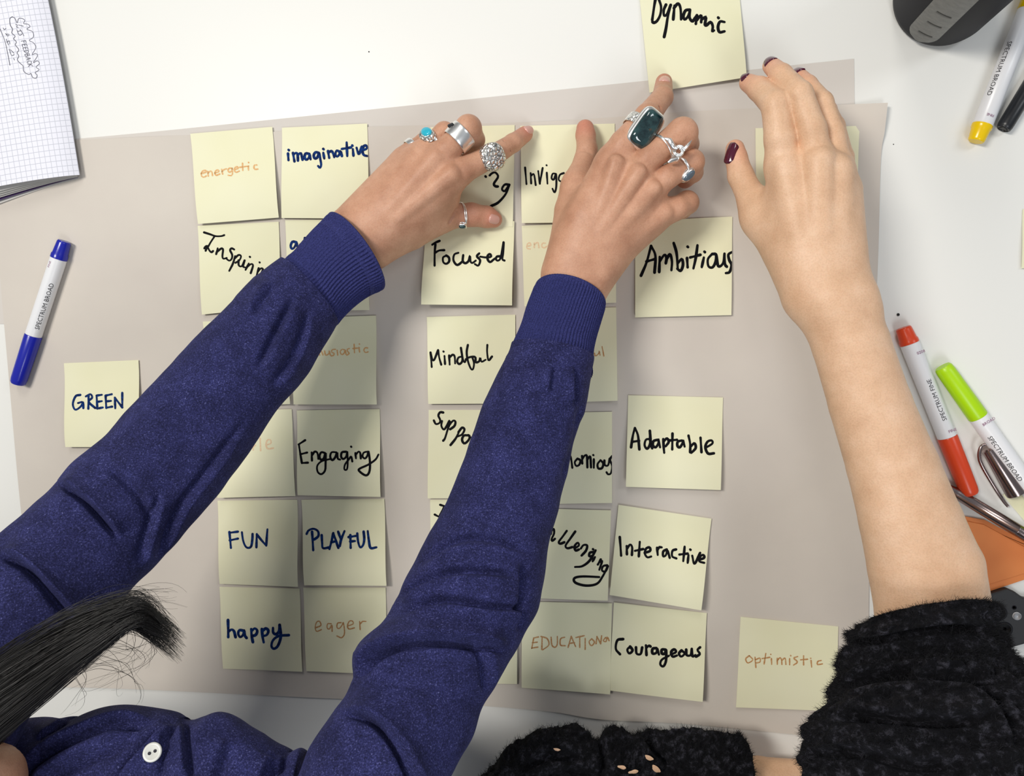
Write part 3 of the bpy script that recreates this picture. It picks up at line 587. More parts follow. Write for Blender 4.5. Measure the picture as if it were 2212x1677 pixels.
# right hand and bare forearm of the person in black
H3 = {
 'palm_a': (0, [(1748, 640, 92, 50), (1740, 590, 90, 54), (1690, 362, 88, 33)], .012),
 'palm_b': (0, [(1790, 650, 96, 50), (1775, 600, 93, 52), (1766, 352, 93, 36)], .012),
 'palm_c': (0, [(1812, 650, 94, 46), (1806, 590, 91, 50), (1812, 368, 88, 31)], .012),
 'palm_d': (0, [(1832, 640, 92, 42), (1822, 540, 86, 40), (1829, 412, 80, 27)], .012),
 'palm_e': (0, [(1745, 620, 82, 46), (1668, 500, 72, 42), (1640, 470, 68, 35)], .014),
 'palm_f': (0, [(1720, 540, 80, 40), (1682, 440, 76, 30)], .014),
 'palm_g': (0, [(1768, 650, 93, 46), (1810, 745, 95, 48), (1850, 870, 98, 50), (1894, 1010, 103, 54), (1928, 1125, 108, 62), (1950, 1230, 111, 66), (1960, 1330, 112, 62), (1970, 1420, 114, 56)], .013),
 'palm_h': (0, [(1836, 645, 93, 40), (1867, 735, 95, 44), (1910, 870, 98, 48), (1962, 1005, 103, 54), (2006, 1120, 108, 60), (2052, 1220, 111, 64), (2074, 1320, 112, 60), (2050, 1420, 114, 52)], .013),
 'palm_i': (0, [(1805, 650, 95, 48), (1840, 750, 97, 54), (1880, 880, 100, 60), (1928, 1010, 104, 68), (1967, 1130, 109, 76), (1996, 1240, 112, 78), (2008, 1340, 113, 60)], .013),
 'index': (.007, [(1688, 362, 90, 33), (1685, 300, 93, 33), (1677, 226, 93, 31.5), (1640, 192, 76, 25), (1616, 179, 66, 19)], .005),
 'middle': (.006, [(1768, 352, 94, 32), (1753, 280, 96, 31), (1727, 204, 97, 28), (1688, 162, 82, 23), (1666, 142, 70, 18.5)], .005),
 'ring': (.006, [(1814, 368, 87, 27), (1798, 290, 85, 26), (1775, 222, 82, 24), (1745, 184, 70, 20), (1728, 166, 62, 17)], .004),
 'pinky': (.006, [(1832, 412, 78, 24), (1822, 340, 72, 21), (1805, 272, 64, 19), (1790, 236, 54, 16), (1780, 218, 48, 15)], .004),
 'thumb': (.010, [(1645, 475, 70, 36), (1624, 430, 65, 30), (1600, 380, 59, 27), (1590, 340, 56, 23), (1588, 322, 55, 20)], .005),
 'tendon1': (.014, [(1722, 500, 98, 8), (1694, 358, 98, 16)], .003),
 'tendon2': (.014, [(1772, 500, 103, 8), (1770, 346, 103, 18)], .003),
 'tendon3': (.014, [(1808, 520, 99, 8), (1814, 366, 98, 14)], .003),
 'ulna': (.016, [(1856, 648, 98, 20), (1864, 668, 98, 19)], .006),
}
sub3 = [([(1709, 215, 104, 3), (1716, 260, 106, 3.5), (1727, 316, 106, 2)], .0035), ([(1735, 352, 112, 6), (1738, 362, 112, 6)], .005), ([(1692, 372, 118, 7), (1702, 370, 118, 7)], .005), ([(1772, 366, 121, 7), (1782, 362, 121, 7)], .005), ([(1570, 386, 76, 2), (1625, 376, 76, 2)], .003)]
def pr(c, nme, i): return c[nme][i]
V, T, Q, c1 = bone_field(H1, sub1, 0.0009); p1 = (V, T, Q)
V, T, Q, c2 = bone_field(H2, sub2, 0.0009); p2 = (V, T, Q)
V, T, Q, c3 = bone_field(H3, sub3, 0.0012); p3 = (V, T, Q)
# limbs and chest hidden in the clothes, coarser
B1 = {
 'palm_t': (0, [(60, 1990, 200, 150), (420, 1990, 195, 150)], .03),
 'arm_l': (.01, [(745, 535, 58, 34), (668, 630, 68, 42), (480, 860, 108, 62), (240, 1130, 165, 72), (-50, 1430, 225, 75), (-90, 1800, 205, 80)], .02),
 'arm_r': (.01, [(1235, 655, 60, 34), (1205, 740, 72, 44), (1115, 1000, 103, 62), (990, 1345, 148, 78), (835, 1640, 205, 92), (600, 1950, 215, 120)], .02),
 'neck': (.01, [(-40, 1900, 235, 110), (-32, 1690, 268, 78), (-160, 1640, 300, 66)], .01),
}
V, T, Q, cb1 = bone_field(B1, [], 0.004, 0.02); p1b = (V, T, Q)
B2 = {
 'palm_t': (0, [(1700, 2150, 200, 200), (2100, 2150, 200, 220)], .03),
 'arm_r': (.01, [(2016, 1290, 108, 70), (2020, 1430, 116, 86), (2050, 1650, 150, 120), (2120, 1950, 195, 150)], .02),
 'arm_l': (.01, [(1190, 2150, 90, 90), (1300, 1735, 42, 60), (1590, 1712, 32, 46)], .02),
 'arm_k': (.02, [(1190, 2150, 110, 100), (1500, 2350, 190, 150), (1800, 2250, 200, 170)], .02),
}
V, T, Q, cb2 = bone_field(B2, [], 0.004, 0.02); p2b = (V, T, Q)
# resting left hand of the person in black, mostly below the frame
H4 = {
 'palm_a': (0, [(1560, 1690, 32, 50), (1640, 1690, 27, 50), (1735, 1675, 24, 30)], .010),
 'palm_b': (0, [(1560, 1720, 32, 50), (1640, 1725, 27, 52), (1740, 1720, 24, 32)], .010),
 'palm_c': (0, [(1640, 1745, 26, 48), (1730, 1760, 22, 30)], .010),
 'index': (.005, [(1735, 1672, 24, 28), (1790, 1650, 22, 24), (1850, 1655, 12, 20), (1880, 1660, 9, 17)], .003),
 'middle': (.005, [(1740, 1705, 24, 28), (1810, 1700, 22, 24), (1875, 1705, 12, 20), (1905, 1708, 9, 17)], .003),
 'ring': (.005, [(1740, 1740, 22, 26), (1805, 1745, 20, 23), (1865, 1750, 12, 19), (1890, 1752, 9, 17)], .003),
 'pinky': (.005, [(1730, 1770, 20, 24), (1785, 1785, 16, 20), (1830, 1792, 10, 17), (1850, 1795, 8, 15)], .003),
 'thumb': (.007, [(1620, 1780, 22, 36), (1690, 1815, 16, 28), (1740, 1830, 11, 22)], .004),
}
V, T, Q, c4 = bone_field(H4, [], 0.0014); p4 = (V, T, Q)
def fl(c, a=0.8, r=.011): return [(c[f][-1][0] + np.array([0, 0, .004]), r, a) for f in ('index', 'middle', 'ring', 'pinky', 'thumb')]
person1 = body('person', [p1, p2, p1b], M['skinT'], fl(c1) + fl(c2) + [(c1['thumb'][2][0], .014, .5)],
   'person in a navy knitted sweater with long dark hair, both ringed hands pressing down notes', 'person', W(200, 1750, 0.2))
person2 = body('person', [p3, p4, p2b], M['skinP'], fl(c3, .5, .014) + fl(c4, .5),
   'person in black fluffy knit at the lower right, bare forearm reaching up, dark nails', 'person', W(2050, 1700, 0.15))

# ------------------------------------------------------------------ sleeves
def loft(st, n, nr, flat=0.8, lean=(0, 0), power=2.0):
    """st: (Lx,Ly,Rx,Ry,h mm) cross stations -> centre, side, up, tangent and ring points (n,nr,3)"""
    S = catmull(np.array(st, float), n); L = np.array([W(a[0], a[1], a[4]*.001) for a in S]); R = np.array([W(a[2], a[3], a[4]*.001) for a in S])
    c = (L + R)/2; d = (R - L)/2; t = np.gradient(c, axis=0); t /= np.linalg.norm(t, axis=1)[:, None]
    a = np.linalg.norm(d, axis=1); dn = d/a[:, None]; up = np.cross(dn, t); up /= np.linalg.norm(up, axis=1)[:, None]
    up *= np.sign(up[:, 2])[:, None]
    th = np.linspace(0, 2*np.pi, nr, endpoint=False); cs = np.cos(th); sn = np.sin(th)
    N_ = cs[None, :, None]*dn[:, None] + sn[None, :, None]*up[:, None]
    lz = np.linspace(lean[0], lean[1], n)
    P = c[:, None] + a[:, None, None]*(cs[None, :, None]*dn[:, None] + flat*sn[None, :, None]*up[:, None]) + (lz[:, None]*sn[None, :])[..., None]*t[:, None]
    return P, N_, th, c, a
def creases(P, N_, th, lines):
    """lines: (px polyline, depth mm, width px, ridge mm, ridge offset px, ridge width px)"""
    sh = P.shape; Q = proj(P.reshape(-1, 3)); up = sstep(np.sin(np.tile(th, sh[0])), -0.25, 0.15)
    dsp = np.zeros(len(Q))
    for ln, dep, wd, rid, off, rw in lines:
        L = catmull(ln, 14); dist, sd, tt = strip_dist(Q, L)
        end = sstep(tt, -0.02, 0.22)*sstep(1 - tt, -0.02, 0.22)
        t_ = sd*np.sign(off)
        dsp += 3.4*rid*end*sstep(t_, -wd*.35, wd*.75)*np.exp(-np.maximum(t_, 0)/(1.5*abs(off))) - 1.9*dep*end*np.exp(-((t_ + wd*.35)/(wd*.75))**2)*sstep(dist, 0, 1e-6)
        dsp += 0.25*rid*end*np.exp(-((t_ + 2.2*wd)/(1.6*wd))**2)
    return P + (dsp*up*0.001).reshape(sh[0], sh[1], 1)*N_
def tube_obj(name, P, mt, parent, cap=(True, True), inner=0.0):
    n, m_ = P.shape[:2]; V = P.reshape(-1, 3); F = [tuple(f) for f in grid_faces(n, m_, True)]
    c0, c1_ = P[0].mean(0), P[-1].mean(0)
    V = list(V)
    if inner:   # turned-in hem at the open end (first ring)
        k = len(V)
        for j, (dz, sc) in enumerate(((-0.0006, 0.985), (0.0004, 0.955), (0.012, 0.94))):
            tdir = (P[3].mean(0) - P[0].mean(0)); tdir /= np.linalg.norm(tdir)
            V += list(c0 + (P[0] - c0)*sc + tdir*dz)
        prev = 0
        for j in range(3):
            b = k + j*m_
            F += [(prev + i, prev + (i+1) % m_, b + (i+1) % m_, b + i) for i in range(m_)]; prev = b
    if cap[1]:
        F.append(tuple((n-1)*m_ + j for j in range(m_)))
    if cap[0] and not inner: F.append(tuple(range(m_))[::-1])
    V = np.array(V)
    f = F[len(F)//3]; q = f[0]//m_ if f[0] < n*m_ else 0
    nn = np.cross(V[f[1]] - V[f[0]], V[f[2]] - V[f[0]]); out = V[f[0]] - P[min(q, n-1)].mean(0)
    if nn @ out < 0: F = [g[::-1] for g in F]
    q4 = np.array([g for g in F if len(g) == 4]); rest = [g for g in F if len(g) != 4]
    for g in rest:    # fan caps
        V = np.vstack([V, V[list(g)].mean(0)]); k = len(V) - 1
    T = []
    k = len(V) - len(rest)
    for i, g in enumerate(rest): T += [(g[j], g[(j+1) % len(g)], k + i) for j in range(len(g))]
    return big_mesh(name, V, q4, np.array(T, int).reshape(-1, 3), mt, parent)

def soft(P, N_, amp, sc, seed=0):
    return P + N_*(vnoise(P, sc, seed)[..., None]*amp)
# left arm, seen from the cuff to the shoulder
SL = [(628, 556, 724, 708, 70), (605, 564, 731, 697, 74), (569, 591, 702, 741, 82), (505, 655, 655, 812, 95), (420, 736, 600, 879, 112), (330, 842, 534, 974, 130), (267, 910, 490, 1034, 145), (215, 962, 430, 1108, 160),
      (160, 1012, 380, 1166, 172), (118, 1062, 330, 1226, 184), (60, 1118, 285, 1272, 198), (0, 1165, 230, 1348, 212), (-70, 1220, 170, 1420, 226), (-150, 1290, 58, 1556, 240), (-230, 1390, -10, 1680, 250)]
P, N_, th, cc, aa = loft(SL[1:], 420, 260, 0.80)
P = soft(P, N_, 0.0016, 0.035, 1); P = soft(P, N_, 0.0006, 0.012, 2)
crL = [([(128, 1040), (190, 1085), (262, 1165)], 4.2, 9, 3.0, -18, 14), ([(0, 1195), (60, 1225), (120, 1290), (165, 1345)], 5.5, 11, 3.6, -22, 17),
       ([(335, 1210), (380, 1110), (440, 1030), (540, 900)], 1.5, 10, 2.2, 18, 8), ([(300, 1225), (320, 1150), (350, 1060)], 1.6, 12, 1.8, 18, 10),
       ([(640, 640), (600, 720), (560, 800)], 2.6, 12, 2.0, -20, 12), ([(672, 665), (640, 760), (590, 840)], 1.8, 12, 1.6, -18, 12), ([(590, 610), (540, 680)], 1.6, 10, 1.5, 16, 10),
       ([(230, 1000), (300, 1060), (330, 1120)], 1.6, 16, 1.2, -22, 14)]
P = creases(P, N_, th, crL)
sweater = None
# chest of the sweater, seen at the bottom left
TO = [(-260, 1570, -260, 2500, 205), (-120, 1570, -120, 2500, 208), (0, 1562, 0, 2500, 210), (60, 1557, 60, 2500, 212), (98, 1561, 98, 2500, 212), (136, 1556, 136, 2500, 212), (150, 1566, 150, 2500, 212), (190, 1545, 190, 2500, 214), (237, 1534, 237, 2500, 214), (285, 1534, 285, 2500, 214),
      (348, 1541, 348, 2500, 214), (380, 1554, 380, 2500, 213), (396, 1561, 396, 2500, 212), (427, 1553, 427, 2500, 212), (459, 1547, 459, 2500, 212), (506, 1569, 506, 2500, 212), (554, 1595, 554, 2500, 210), (592, 1620, 592, 2500, 208),
      (614, 1637, 614, 2500, 208), (646, 1628, 646, 2500, 206), (662, 1660, 662, 2500, 205), (720, 1700, 720, 2500, 200), (800, 1760, 800, 2500, 200)]
PT, NT, tt_, _, _ = loft(TO, 330, 420, 0.42)
PT = soft(PT, NT, 0.0018, 0.04, 4)
crT = [([(30, 1690), (120, 1625), (240, 1575), (330, 1560)], 4.5, 12, 3.0, -20, 14), ([(60, 1720), (160, 1650), (300, 1590)], 3.5, 14, 3, -22, 14), ([(240, 1700), (290, 1640), (360, 1575)], 2.5, 10, 2.4, 14, 9),
       ([(396, 1560), (402, 1620), (410, 1690)], 3.2, 12, 2.0, 20, 14), ([(345, 1690), (352, 1620), (378, 1572)], 1.6, 8, 1.6, -12, 8), ([(600, 1650), (560, 1700)], 2.5, 14, 2.2, 20, 14),
       ([(500, 1600), (470, 1660), (460, 1720)], 2.0, 18, 1.5, 26, 18), ([(145, 1568), (120, 1590), (80, 1610)], 3.0, 9, 1.5, 14, 10), ([(618, 1640), (600, 1665)], 3, 8, 1.5, 12, 9)]
PT = creases(PT, NT, tt_, crT)
sweater = tube_obj('sweater', PT, M['knit'], person1)
tube_obj('sleeve', P, M['knit'], sweater, cap=(False, True))
V, T, Q, _c = bone_field({'palm_a': (0, [(-130, 1570, 236, 100), (-60, 1800, 215, 140), (80, 2040, 195, 190), (420, 2080, 190, 190), (640, 1960, 210, 150), (745, 1835, 232, 115)], .03),
  'palm_b': (0, [(60, 2150, 190, 190), (440, 2150, 190, 190)], .03)}, [], 0.004, 0.02)
if big_volume(V, Q) < 0: T = T[:, ::-1]; Q = Q[:, ::-1]
big_mesh('shoulders', V, Q, T, M['knit'], sweater)
# right arm
SR = [(1106, 745, 1283, 772, 82), (1097, 769, 1282, 785, 84), (1064, 834, 1272, 850, 90), (1042, 882, 1256, 905, 96), (1019, 946, 1238, 962, 103), (1000, 1001, 1224, 1030, 109), (967, 1090, 1206, 1100, 118), (925, 1170, 1187, 1165, 128),
      (890, 1240, 1175, 1245, 138), (864, 1306, 1158, 1313, 148), (836, 1365, 1128, 1365, 157), (788, 1425, 1101, 1410, 167), (764, 1489, 1070, 1468, 178), (743, 1530, 1039, 1524, 187), (709, 1580, 1022, 1578, 198), (674, 1630, 988, 1642, 210),
      (652, 1680, 955, 1690, 220), (620, 1760, 900, 1770, 232), (560, 1860, 840, 1860, 240)]
P, N_, th, cc, aa = loft(SR, 420, 260, 0.84)
P = soft(P, N_, 0.0014, 0.035, 6); P = soft(P, N_, 0.0006, 0.012, 7)
crR = [([(905, 1225), (985, 1175), (1060, 1172), (1150, 1200)], 2.0, 12, 1.5, 18, 12), ([(862, 1300), (925, 1258), (1010, 1240), (1120, 1250)], 3.0, 12, 2.4, 22, 13), ([(880, 1330), (960, 1305), (1060, 1318), (1150, 1320)], 2.8, 12, 2.2, 20, 13),
       ([(770, 1470), (812, 1415), (880, 1388), (960, 1384), (1040, 1395), (1090, 1405)], 6.5, 11, 4.0, -22, 16), ([(1030, 1395), (1050, 1440), (1055, 1500)], 2.2, 12, 2.0, -18, 12), ([(738, 1538), (800, 1552), (850, 1600), (890, 1677), (900, 1720)], 5.5, 10, 3.2, -20, 15),
       ([(1258, 870), (1245, 960), (1215, 1040)], 1.5, 9, 1.2, -16, 9), ([(1240, 790), (1240, 880)], 1.6, 7, 1.4, 10, 7), ([(1195, 790), (1188, 850)], 1.5, 9, 1.0, 12, 9), ([(1125, 1210), (1120, 1290), (1112, 1370)], 2.6, 14, 1.6, 22, 12)]
P = creases(P, N_, th, crR)
tube_obj('sleeve', P, M['knit'], sweater, cap=(False, True))
def cuff(st, nrib, lean, phase):
    P, N_, th, cc, aa = loft(st, 90, nrib*8, 0.80, lean)
    s = np.linspace(0, 1, 90)
    rib = 0.00055*np.cos(nrib*th + phase)[None, :]*(0.25 + 0.75*sstep(s, 0.02, 0.05))[:, None]*(1 - 0.2*s[:, None])
    pinch = -0.0012*np.exp(-((s - .86)/.10)**2)[:, None]
    P = P + N_*(rib + pinch)[..., None]
    return soft(P, N_, 0.0007, 0.02, 9)
PC = cuff([(707, 468, 830, 621, 60), (683, 495, 797, 636, 63), (654, 526, 769, 657, 66), (630, 552, 742, 684, 70), (612, 564, 731, 700, 73), (596, 574, 722, 712, 76)], 74, (-0.0095, -0.004), 0)
cf = tube_obj('cuff', PC, M['rib'], sweater, cap=(False, False), inner=1)
PC = cuff([(1156, 618, 1308, 660, 62), (1142, 657, 1298, 694, 65), (1129, 698, 1288, 728, 70), (1113, 734, 1281, 760, 76), (1100, 762, 1281, 788, 81), (1090, 784, 1280, 806, 85)], 74, (-0.0085, -0.005), 1)
cf2 = tube_obj('cuff', PC, M['rib'], sweater, cap=(False, False), inner=1)

# ------------------------------------------------------------------ surface lookup
bpy.context.view_layer.update()
_bv = {}
def hit(obj, px, py, up=0.0):
    """point of an object under a picture point, and its normal"""
    if obj.name not in _bv:
        bpy.context.view_layer.update()
        me = obj.data; vs = [obj.matrix_world @ v.co for v in me.vertices]
        _bv[obj.name] = BVHTree.FromPolygons(vs, [tuple(p.vertices) for p in me.polygons])
    d = Vector(W(px, py, 0) - CAM).normalized(); loc, n_, i, dd = _bv[obj.name].ray_cast(Vector(CAM), d)
    if loc is None: return None, None
    if n_ @ d > 0: n_ = -n_
    return np.array(loc) + np.array(n_)*up, np.array(n_)

# button and placket on the chest
def button(px, py, parent):
    p, n_ = hit(parent, px, py, 0.0004); r = RW(px, py, 0.27, 17)
    r = 17*np.linalg.norm(p - CAM)/FPX*0.98
    V, F = lathe([(0, r*.9), (0.0006, r), (0.0014, r), (0.0018, r*.9), (0.0016, r*.72), (0.0011, r*.55), (0.0010, 0.0001)], p, n_, n=40)
    o = mesh('button', V, F, M['button'], parent)
    for s in (-1, 1):
        a, u, v = frame_from(n_, (1, 0.6, 0)); V, F = lathe([(0.0009, .0009), (0.0014, .0009)], p + u*s*.0016, n_, n=14)
        mesh('thread_hole', V, F, M['hole'], o)
    return o
button(331, 1626, sweater)

# ------------------------------------------------------------------ black fluffy sleeves
def fluffy(st, n, nr, flat, seed, amp=0.0045, lean=(0, 0)):
    P, N_, th, cc, aa = loft(st, n, nr, flat, lean)
    s = np.linspace(0, 1, n)
    L = vnoise(P*np.array([1, 1.7, 1]), 0.022, seed); L2 = vnoise(P, 0.009, seed + 1); L3 = vnoise(P, 0.0035, seed + 2)
    P = P + N_*(amp*np.abs(L)*2.0 + amp*1.0*(0.6 - np.abs(L2)*1.6) + 0.0022*(0.5 - np.abs(L3)*1.4))[..., None]
    return P, N_
def with_fuzz(name, P, N_, parent, nf, cap, seed, ln=0.005, folds=None):
    o = tube_obj(name, P, M['fluff'], parent, cap=cap)
    r = np.random.RandomState(seed); n, m_ = P.shape[:2]
    i = r.randint(0, n, nf); j = r.randint(0, m_, nf); keep = N_[i, j, 2] > -0.45; i, j = i[keep], j[keep]; nf = len(i)
    A = P[i, j] - np.array(o['_o']); D = N_[i, j] + r.normal(0, .55, (nf, 3)); D /= np.linalg.norm(D, axis=1)[:, None]
    D2 = D + r.normal(0, .7, (nf, 3)); D2 /= np.linalg.norm(D2, axis=1)[:, None]
    l = ln*r.uniform(.3, 1, nf)[:, None]; S = np.cross(D, r.normal(0, 1, (nf, 3))); S /= np.linalg.norm(S, axis=1)[:, None]; wv = 0.00011
    Bm = A + D*l*.6; Ct = Bm + D2*l*.5
    V = np.stack([A - S*wv, A + S*wv, Bm + S*wv*.8, Bm - S*wv*.8, Ct], 1).reshape(-1, 3)
    k = np.arange(nf)[:, None]*5; Q = k + np.array([[0, 1, 2, 3]]); T = k + np.array([[3, 2, 4]])
    me = o.data; n0 = len(me.vertices); v0 = np.empty(n0*3); me.vertices.foreach_get('co', v0); v0 = v0.reshape(-1, 3)
    f4 = np.array([p.vertices[:] for p in me.polygons if len(p.vertices) == 4]); f3 = np.array([p.vertices[:] for p in me.polygons if len(p.vertices) == 3]).reshape(-1, 3)
    nm = o.name; bpy.data.objects.remove(o); bpy.data.meshes.remove(me)
    base = np.array(parent['_o'])
    o = big_mesh(name, np.vstack([v0, V]) + base, np.vstack([f4, Q + n0]), np.vstack([f3, T + n0]), M['fluff'], parent)
    o.data.materials.append(M['fuzz']); mi = np.zeros(len(o.data.polygons), np.int32); mi[len(f4):len(f4) + len(Q)] = 1; mi[len(f4) + len(Q) + len(f3):] = 1
    if len(mi) == len(f4) + len(Q) + len(f3) + len(T): o.data.polygons.foreach_set('material_index', mi)
    return o
V, T, Q, _c = bone_field({'palm_a': (0, [(1190, 2120, 96, 120), (1500, 2350, 190, 215), (1800, 2250, 200, 235), (1720, 2150, 200, 245), (2100, 2150, 200, 262), (2110, 1960, 200, 190), (2090, 1870, 186, 160)], .03)}, [], 0.003, 0.02)
if big_volume(V, Q) < 0: T = T[:, ::-1]; Q = Q[:, ::-1]
V = V + 0.0025*rng.normal(0, 1, (len(V), 1))*0.3
sweater2 = big_mesh('sweater', V, Q, T, M['fluff'], person2)
S2 = [(1872, 1352, 2136, 1318, 124), (1846, 1366, 2142, 1340, 126), (1856, 1392, 2152, 1366, 127), (1838, 1406, 2160, 1386, 128), (1826, 1430, 2172, 1412, 132), (1822, 1468, 2192, 1450, 137), (1810, 1500, 2222, 1490, 143), (1812, 1536, 2252, 1530, 150), (1768, 1556, 2284, 1575, 158), (1744, 1600, 2316, 1630, 168), (1742, 1650, 2345, 1700, 178), (1765, 1720, 2380, 1790, 190), (1790, 1850, 2420, 1920, 200)]
P, N_ = fluffy(S2, 420, 360, 0.62, 20, 0.0032, (-.008, -.004))
P = creases(P, N_, np.linspace(0, 2*np.pi, 360, endpoint=False), [
  ([(1850, 1385), (1900, 1378), (1980, 1360), (2080, 1352), (2150, 1372)], 5, 12, 3, -18, 13), ([(1815, 1480), (1900, 1455), (2040, 1450), (2190, 1470)], 7, 14, 3, -22, 18),
  ([(1795, 1545), (1900, 1545), (2030, 1555), (2150, 1545)], 7, 14, 3, -22, 18), ([(2090, 1470), (2160, 1530), (2200, 1620)], 4, 14, 2, 20, 14), ([(1745, 1630), (1850, 1620), (1980, 1650), (2100, 1640)], 5, 16, 2.5, -22, 16)])
slA = with_fuzz('sleeve', P, N_, sweater2, 42000, (True, True), 5, 0.0055)
S3 = [(1606, 1614, 1596, 1830, 44), (1600, 1604, 1590, 1832, 45), (1580, 1592, 1570, 1834, 45), (1528, 1590, 1520, 1836, 46), (1461, 1585, 1455, 1840, 47), (1400, 1583, 1400, 1845, 48), (1374, 1596, 1372, 1850, 49), (1344, 1580, 1340, 1860, 50), (1312, 1582, 1305, 1870, 51), (1290, 1612, 1280, 1880, 52),
      (1261, 1583, 1240, 1890, 54), (1210, 1582, 1195, 1920, 58), (1165, 1592, 1150, 1960, 63), (1120, 1618, 1110, 2010, 70), (1085, 1655, 1080, 2060, 78), (1050, 1700, 1060, 2110, 88), (1020, 1780, 1050, 2160, 98)]
P, N_ = fluffy(S3, 420, 320, 0.36, 40, 0.0028)
P = creases(P, N_, np.linspace(0, 2*np.pi, 320, endpoint=False), [([(1290, 1592), (1300, 1640), (1290, 1700)], 5, 12, 2, 20, 14), ([(1390, 1585), (1410, 1620), (1450, 1660)], 4, 14, 2, 20, 14),
  ([(1130, 1650), (1190, 1632), (1260, 1640)], 4, 12, 2, -20, 14), ([(1160, 1677), (1240, 1665), (1320, 1680)], 4, 12, 2, -18, 14)])
slB = with_fuzz('sleeve', P, N_, sweater2, 30000, (True, True), 6, 0.0055)
# loops of light skin and paper seen through the loose knit
for x, y, a_, b_, dg in ((1402, 1638, 9, 5, 0.4), (1417, 1662, 10, 6, 0.7), (1368, 1668, 4, 11, 1.3), (1343, 1658, 4, 9, 1.7), (1203, 1620, 7, 3, 0.1)):
    p, n_ = hit(slB, x, y, 0.0022)
    if p is None: continue
    n_ = np.array([0, 0, 1.0]); p = W(x, y, p[2] - TZ + .0015)
    sc = 0.36e-3; A_, u, v = frame_from(n_, (1, 0, 0)); uu = u*math.cos(dg) - v*math.sin(dg); vv = u*math.sin(dg) + v*math.cos(dg)
    V = [p + n_*.0006] + [p + sc*(uu*a_*math.cos(t)*(1 + .2*math.sin(3*t)) + vv*b_*math.sin(t)) for t in np.linspace(0, 2*np.pi, 14, endpoint=False)]
    mesh('knit_gap', V, [(0, 1 + i, 1 + (i + 1) % 14) for i in range(14)], M['skinP'], sweater2)

# ------------------------------------------------------------------ hair of the person in blue
def strands(name, guides, n, parent, r0=0.00011, segs=26, seed=1):
    """guides: list of (px polyline with heights, spread0, spread1 (m), count)"""
    rr = np.random.RandomState(seed); Vs, Q = [], []; off = 0
    for (g, s0, s1, cnt, jit) in guides:
        G = catmull(np.array([list(W(x, y, h*.001)) for x, y, h in g]), segs)
        for _ in range(cnt):
            a = rr.normal(0, 1, 3); a[2] *= 0.55; a /= max(1, np.linalg.norm(a)/1.3); s = np.linspace(0, 1, segs)[:, None]
            ph = rr.uniform(0, 6.28, 3); fr = rr.uniform(2, 5)
            e = rr.uniform(0.62, 1.0)**.8; k = np.linspace(0, e*(segs - 1), segs); kk = np.clip(k.astype(int), 0, segs - 2); B = G[kk] + (G[kk+1] - G[kk])*(k - kk)[:, None]
            B = B + a*(s0*(1 - s)**1.6 + s1*s) + jit*np.sin(fr*s*3 + ph)*s*rr.uniform(.3, 1)
            t = np.gradient(B, axis=0); t /= np.linalg.norm(t, axis=1)[:, None] + 1e-9
            u = np.cross(t, [0, 0, 1.0]); u /= np.linalg.norm(u, axis=1)[:, None] + 1e-9; v = np.cross(t, u)
            r = r0*(1 - 0.7*s**3)*rr.uniform(.7, 1.3)
            R = np.stack([B + r*(math.cos(q)*u + math.sin(q)*v) for q in (0, 2.094, 4.189)], 1).reshape(-1, 3)
            Vs.append(R); Q.append(grid_faces(segs, 3, True) + off); off += len(R)
    o = big_mesh(name, np.vstack(Vs), np.vstack(Q), np.zeros((0, 3), int), M['hair'], parent); return o
hair = strands('hair', [
  ([(-150, 1600, 285), (-20, 1510, 275), (90, 1432, 268), (200, 1368, 262), (262, 1330, 258), (300, 1324, 256), (335, 1345, 250), (362, 1362, 246), (392, 1392, 240)], .0165, .0034, 620, .0018),
  ([(-150, 1620, 285), (-20, 1530, 275), (90, 1455, 268), (190, 1385, 262), (250, 1345, 258), (290, 1336, 254), (320, 1360, 246), (350, 1388, 240), (388, 1424, 232)], .0165, .0028, 560, .0018),
  ([(-150, 1570, 285), (-10, 1470, 276), (100, 1385, 270), (200, 1330, 265), (270, 1302, 262), (310, 1296, 260), (345, 1325, 254), (392, 1382, 248)], .012, .0030, 130, .0024),
  ([(-160, 1650, 275), (-60, 1590, 268), (10, 1540, 262), (70, 1490, 256), (130, 1430, 250), (175, 1400, 246)], .0150, .005, 650, .002),
  ([(-150, 1540, 285), (0, 1430, 278), (110, 1360, 272), (210, 1312, 266), (290, 1290, 262), (350, 1292, 258), (400, 1300, 250)], .006, .004, 26, .004),
  ([(100, 1470, 262), (180, 1400, 256), (260, 1345, 252), (320, 1372, 246), (300, 1420, 240), (215, 1450, 236), (150, 1470, 232)], .004, .009, 16, .006),
  ([(150, 1440, 258), (210, 1420, 250), (260, 1440, 244), (282, 1480, 238), (272, 1500, 232)], .005, .006, 8, .004),
  ([(230, 1390, 256), (290, 1395, 250), (322, 1430, 240)], .002, .003, 3, .002),
  ([(100, 1440, 258), (150, 1440, 250), (176, 1480, 240), (150, 1520, 232), (90, 1550, 225)], .004, .003, 4, .003),
], 0, person1, r0=0.00012)
# dark core of the ponytail under the strands
Pc, Nc, tc_, _, _ = loft([(-160, 1520, -120, 1680, 262), (-20, 1462, 20, 1575, 258), (70, 1412, 110, 1490, 254), (160, 1360, 190, 1412, 252), (235, 1326, 250, 1356, 252), (270, 1316, 276, 1340, 252)], 60, 24, 0.5)
hc = tube_obj('hair_core', Pc, M['hair'], hair)

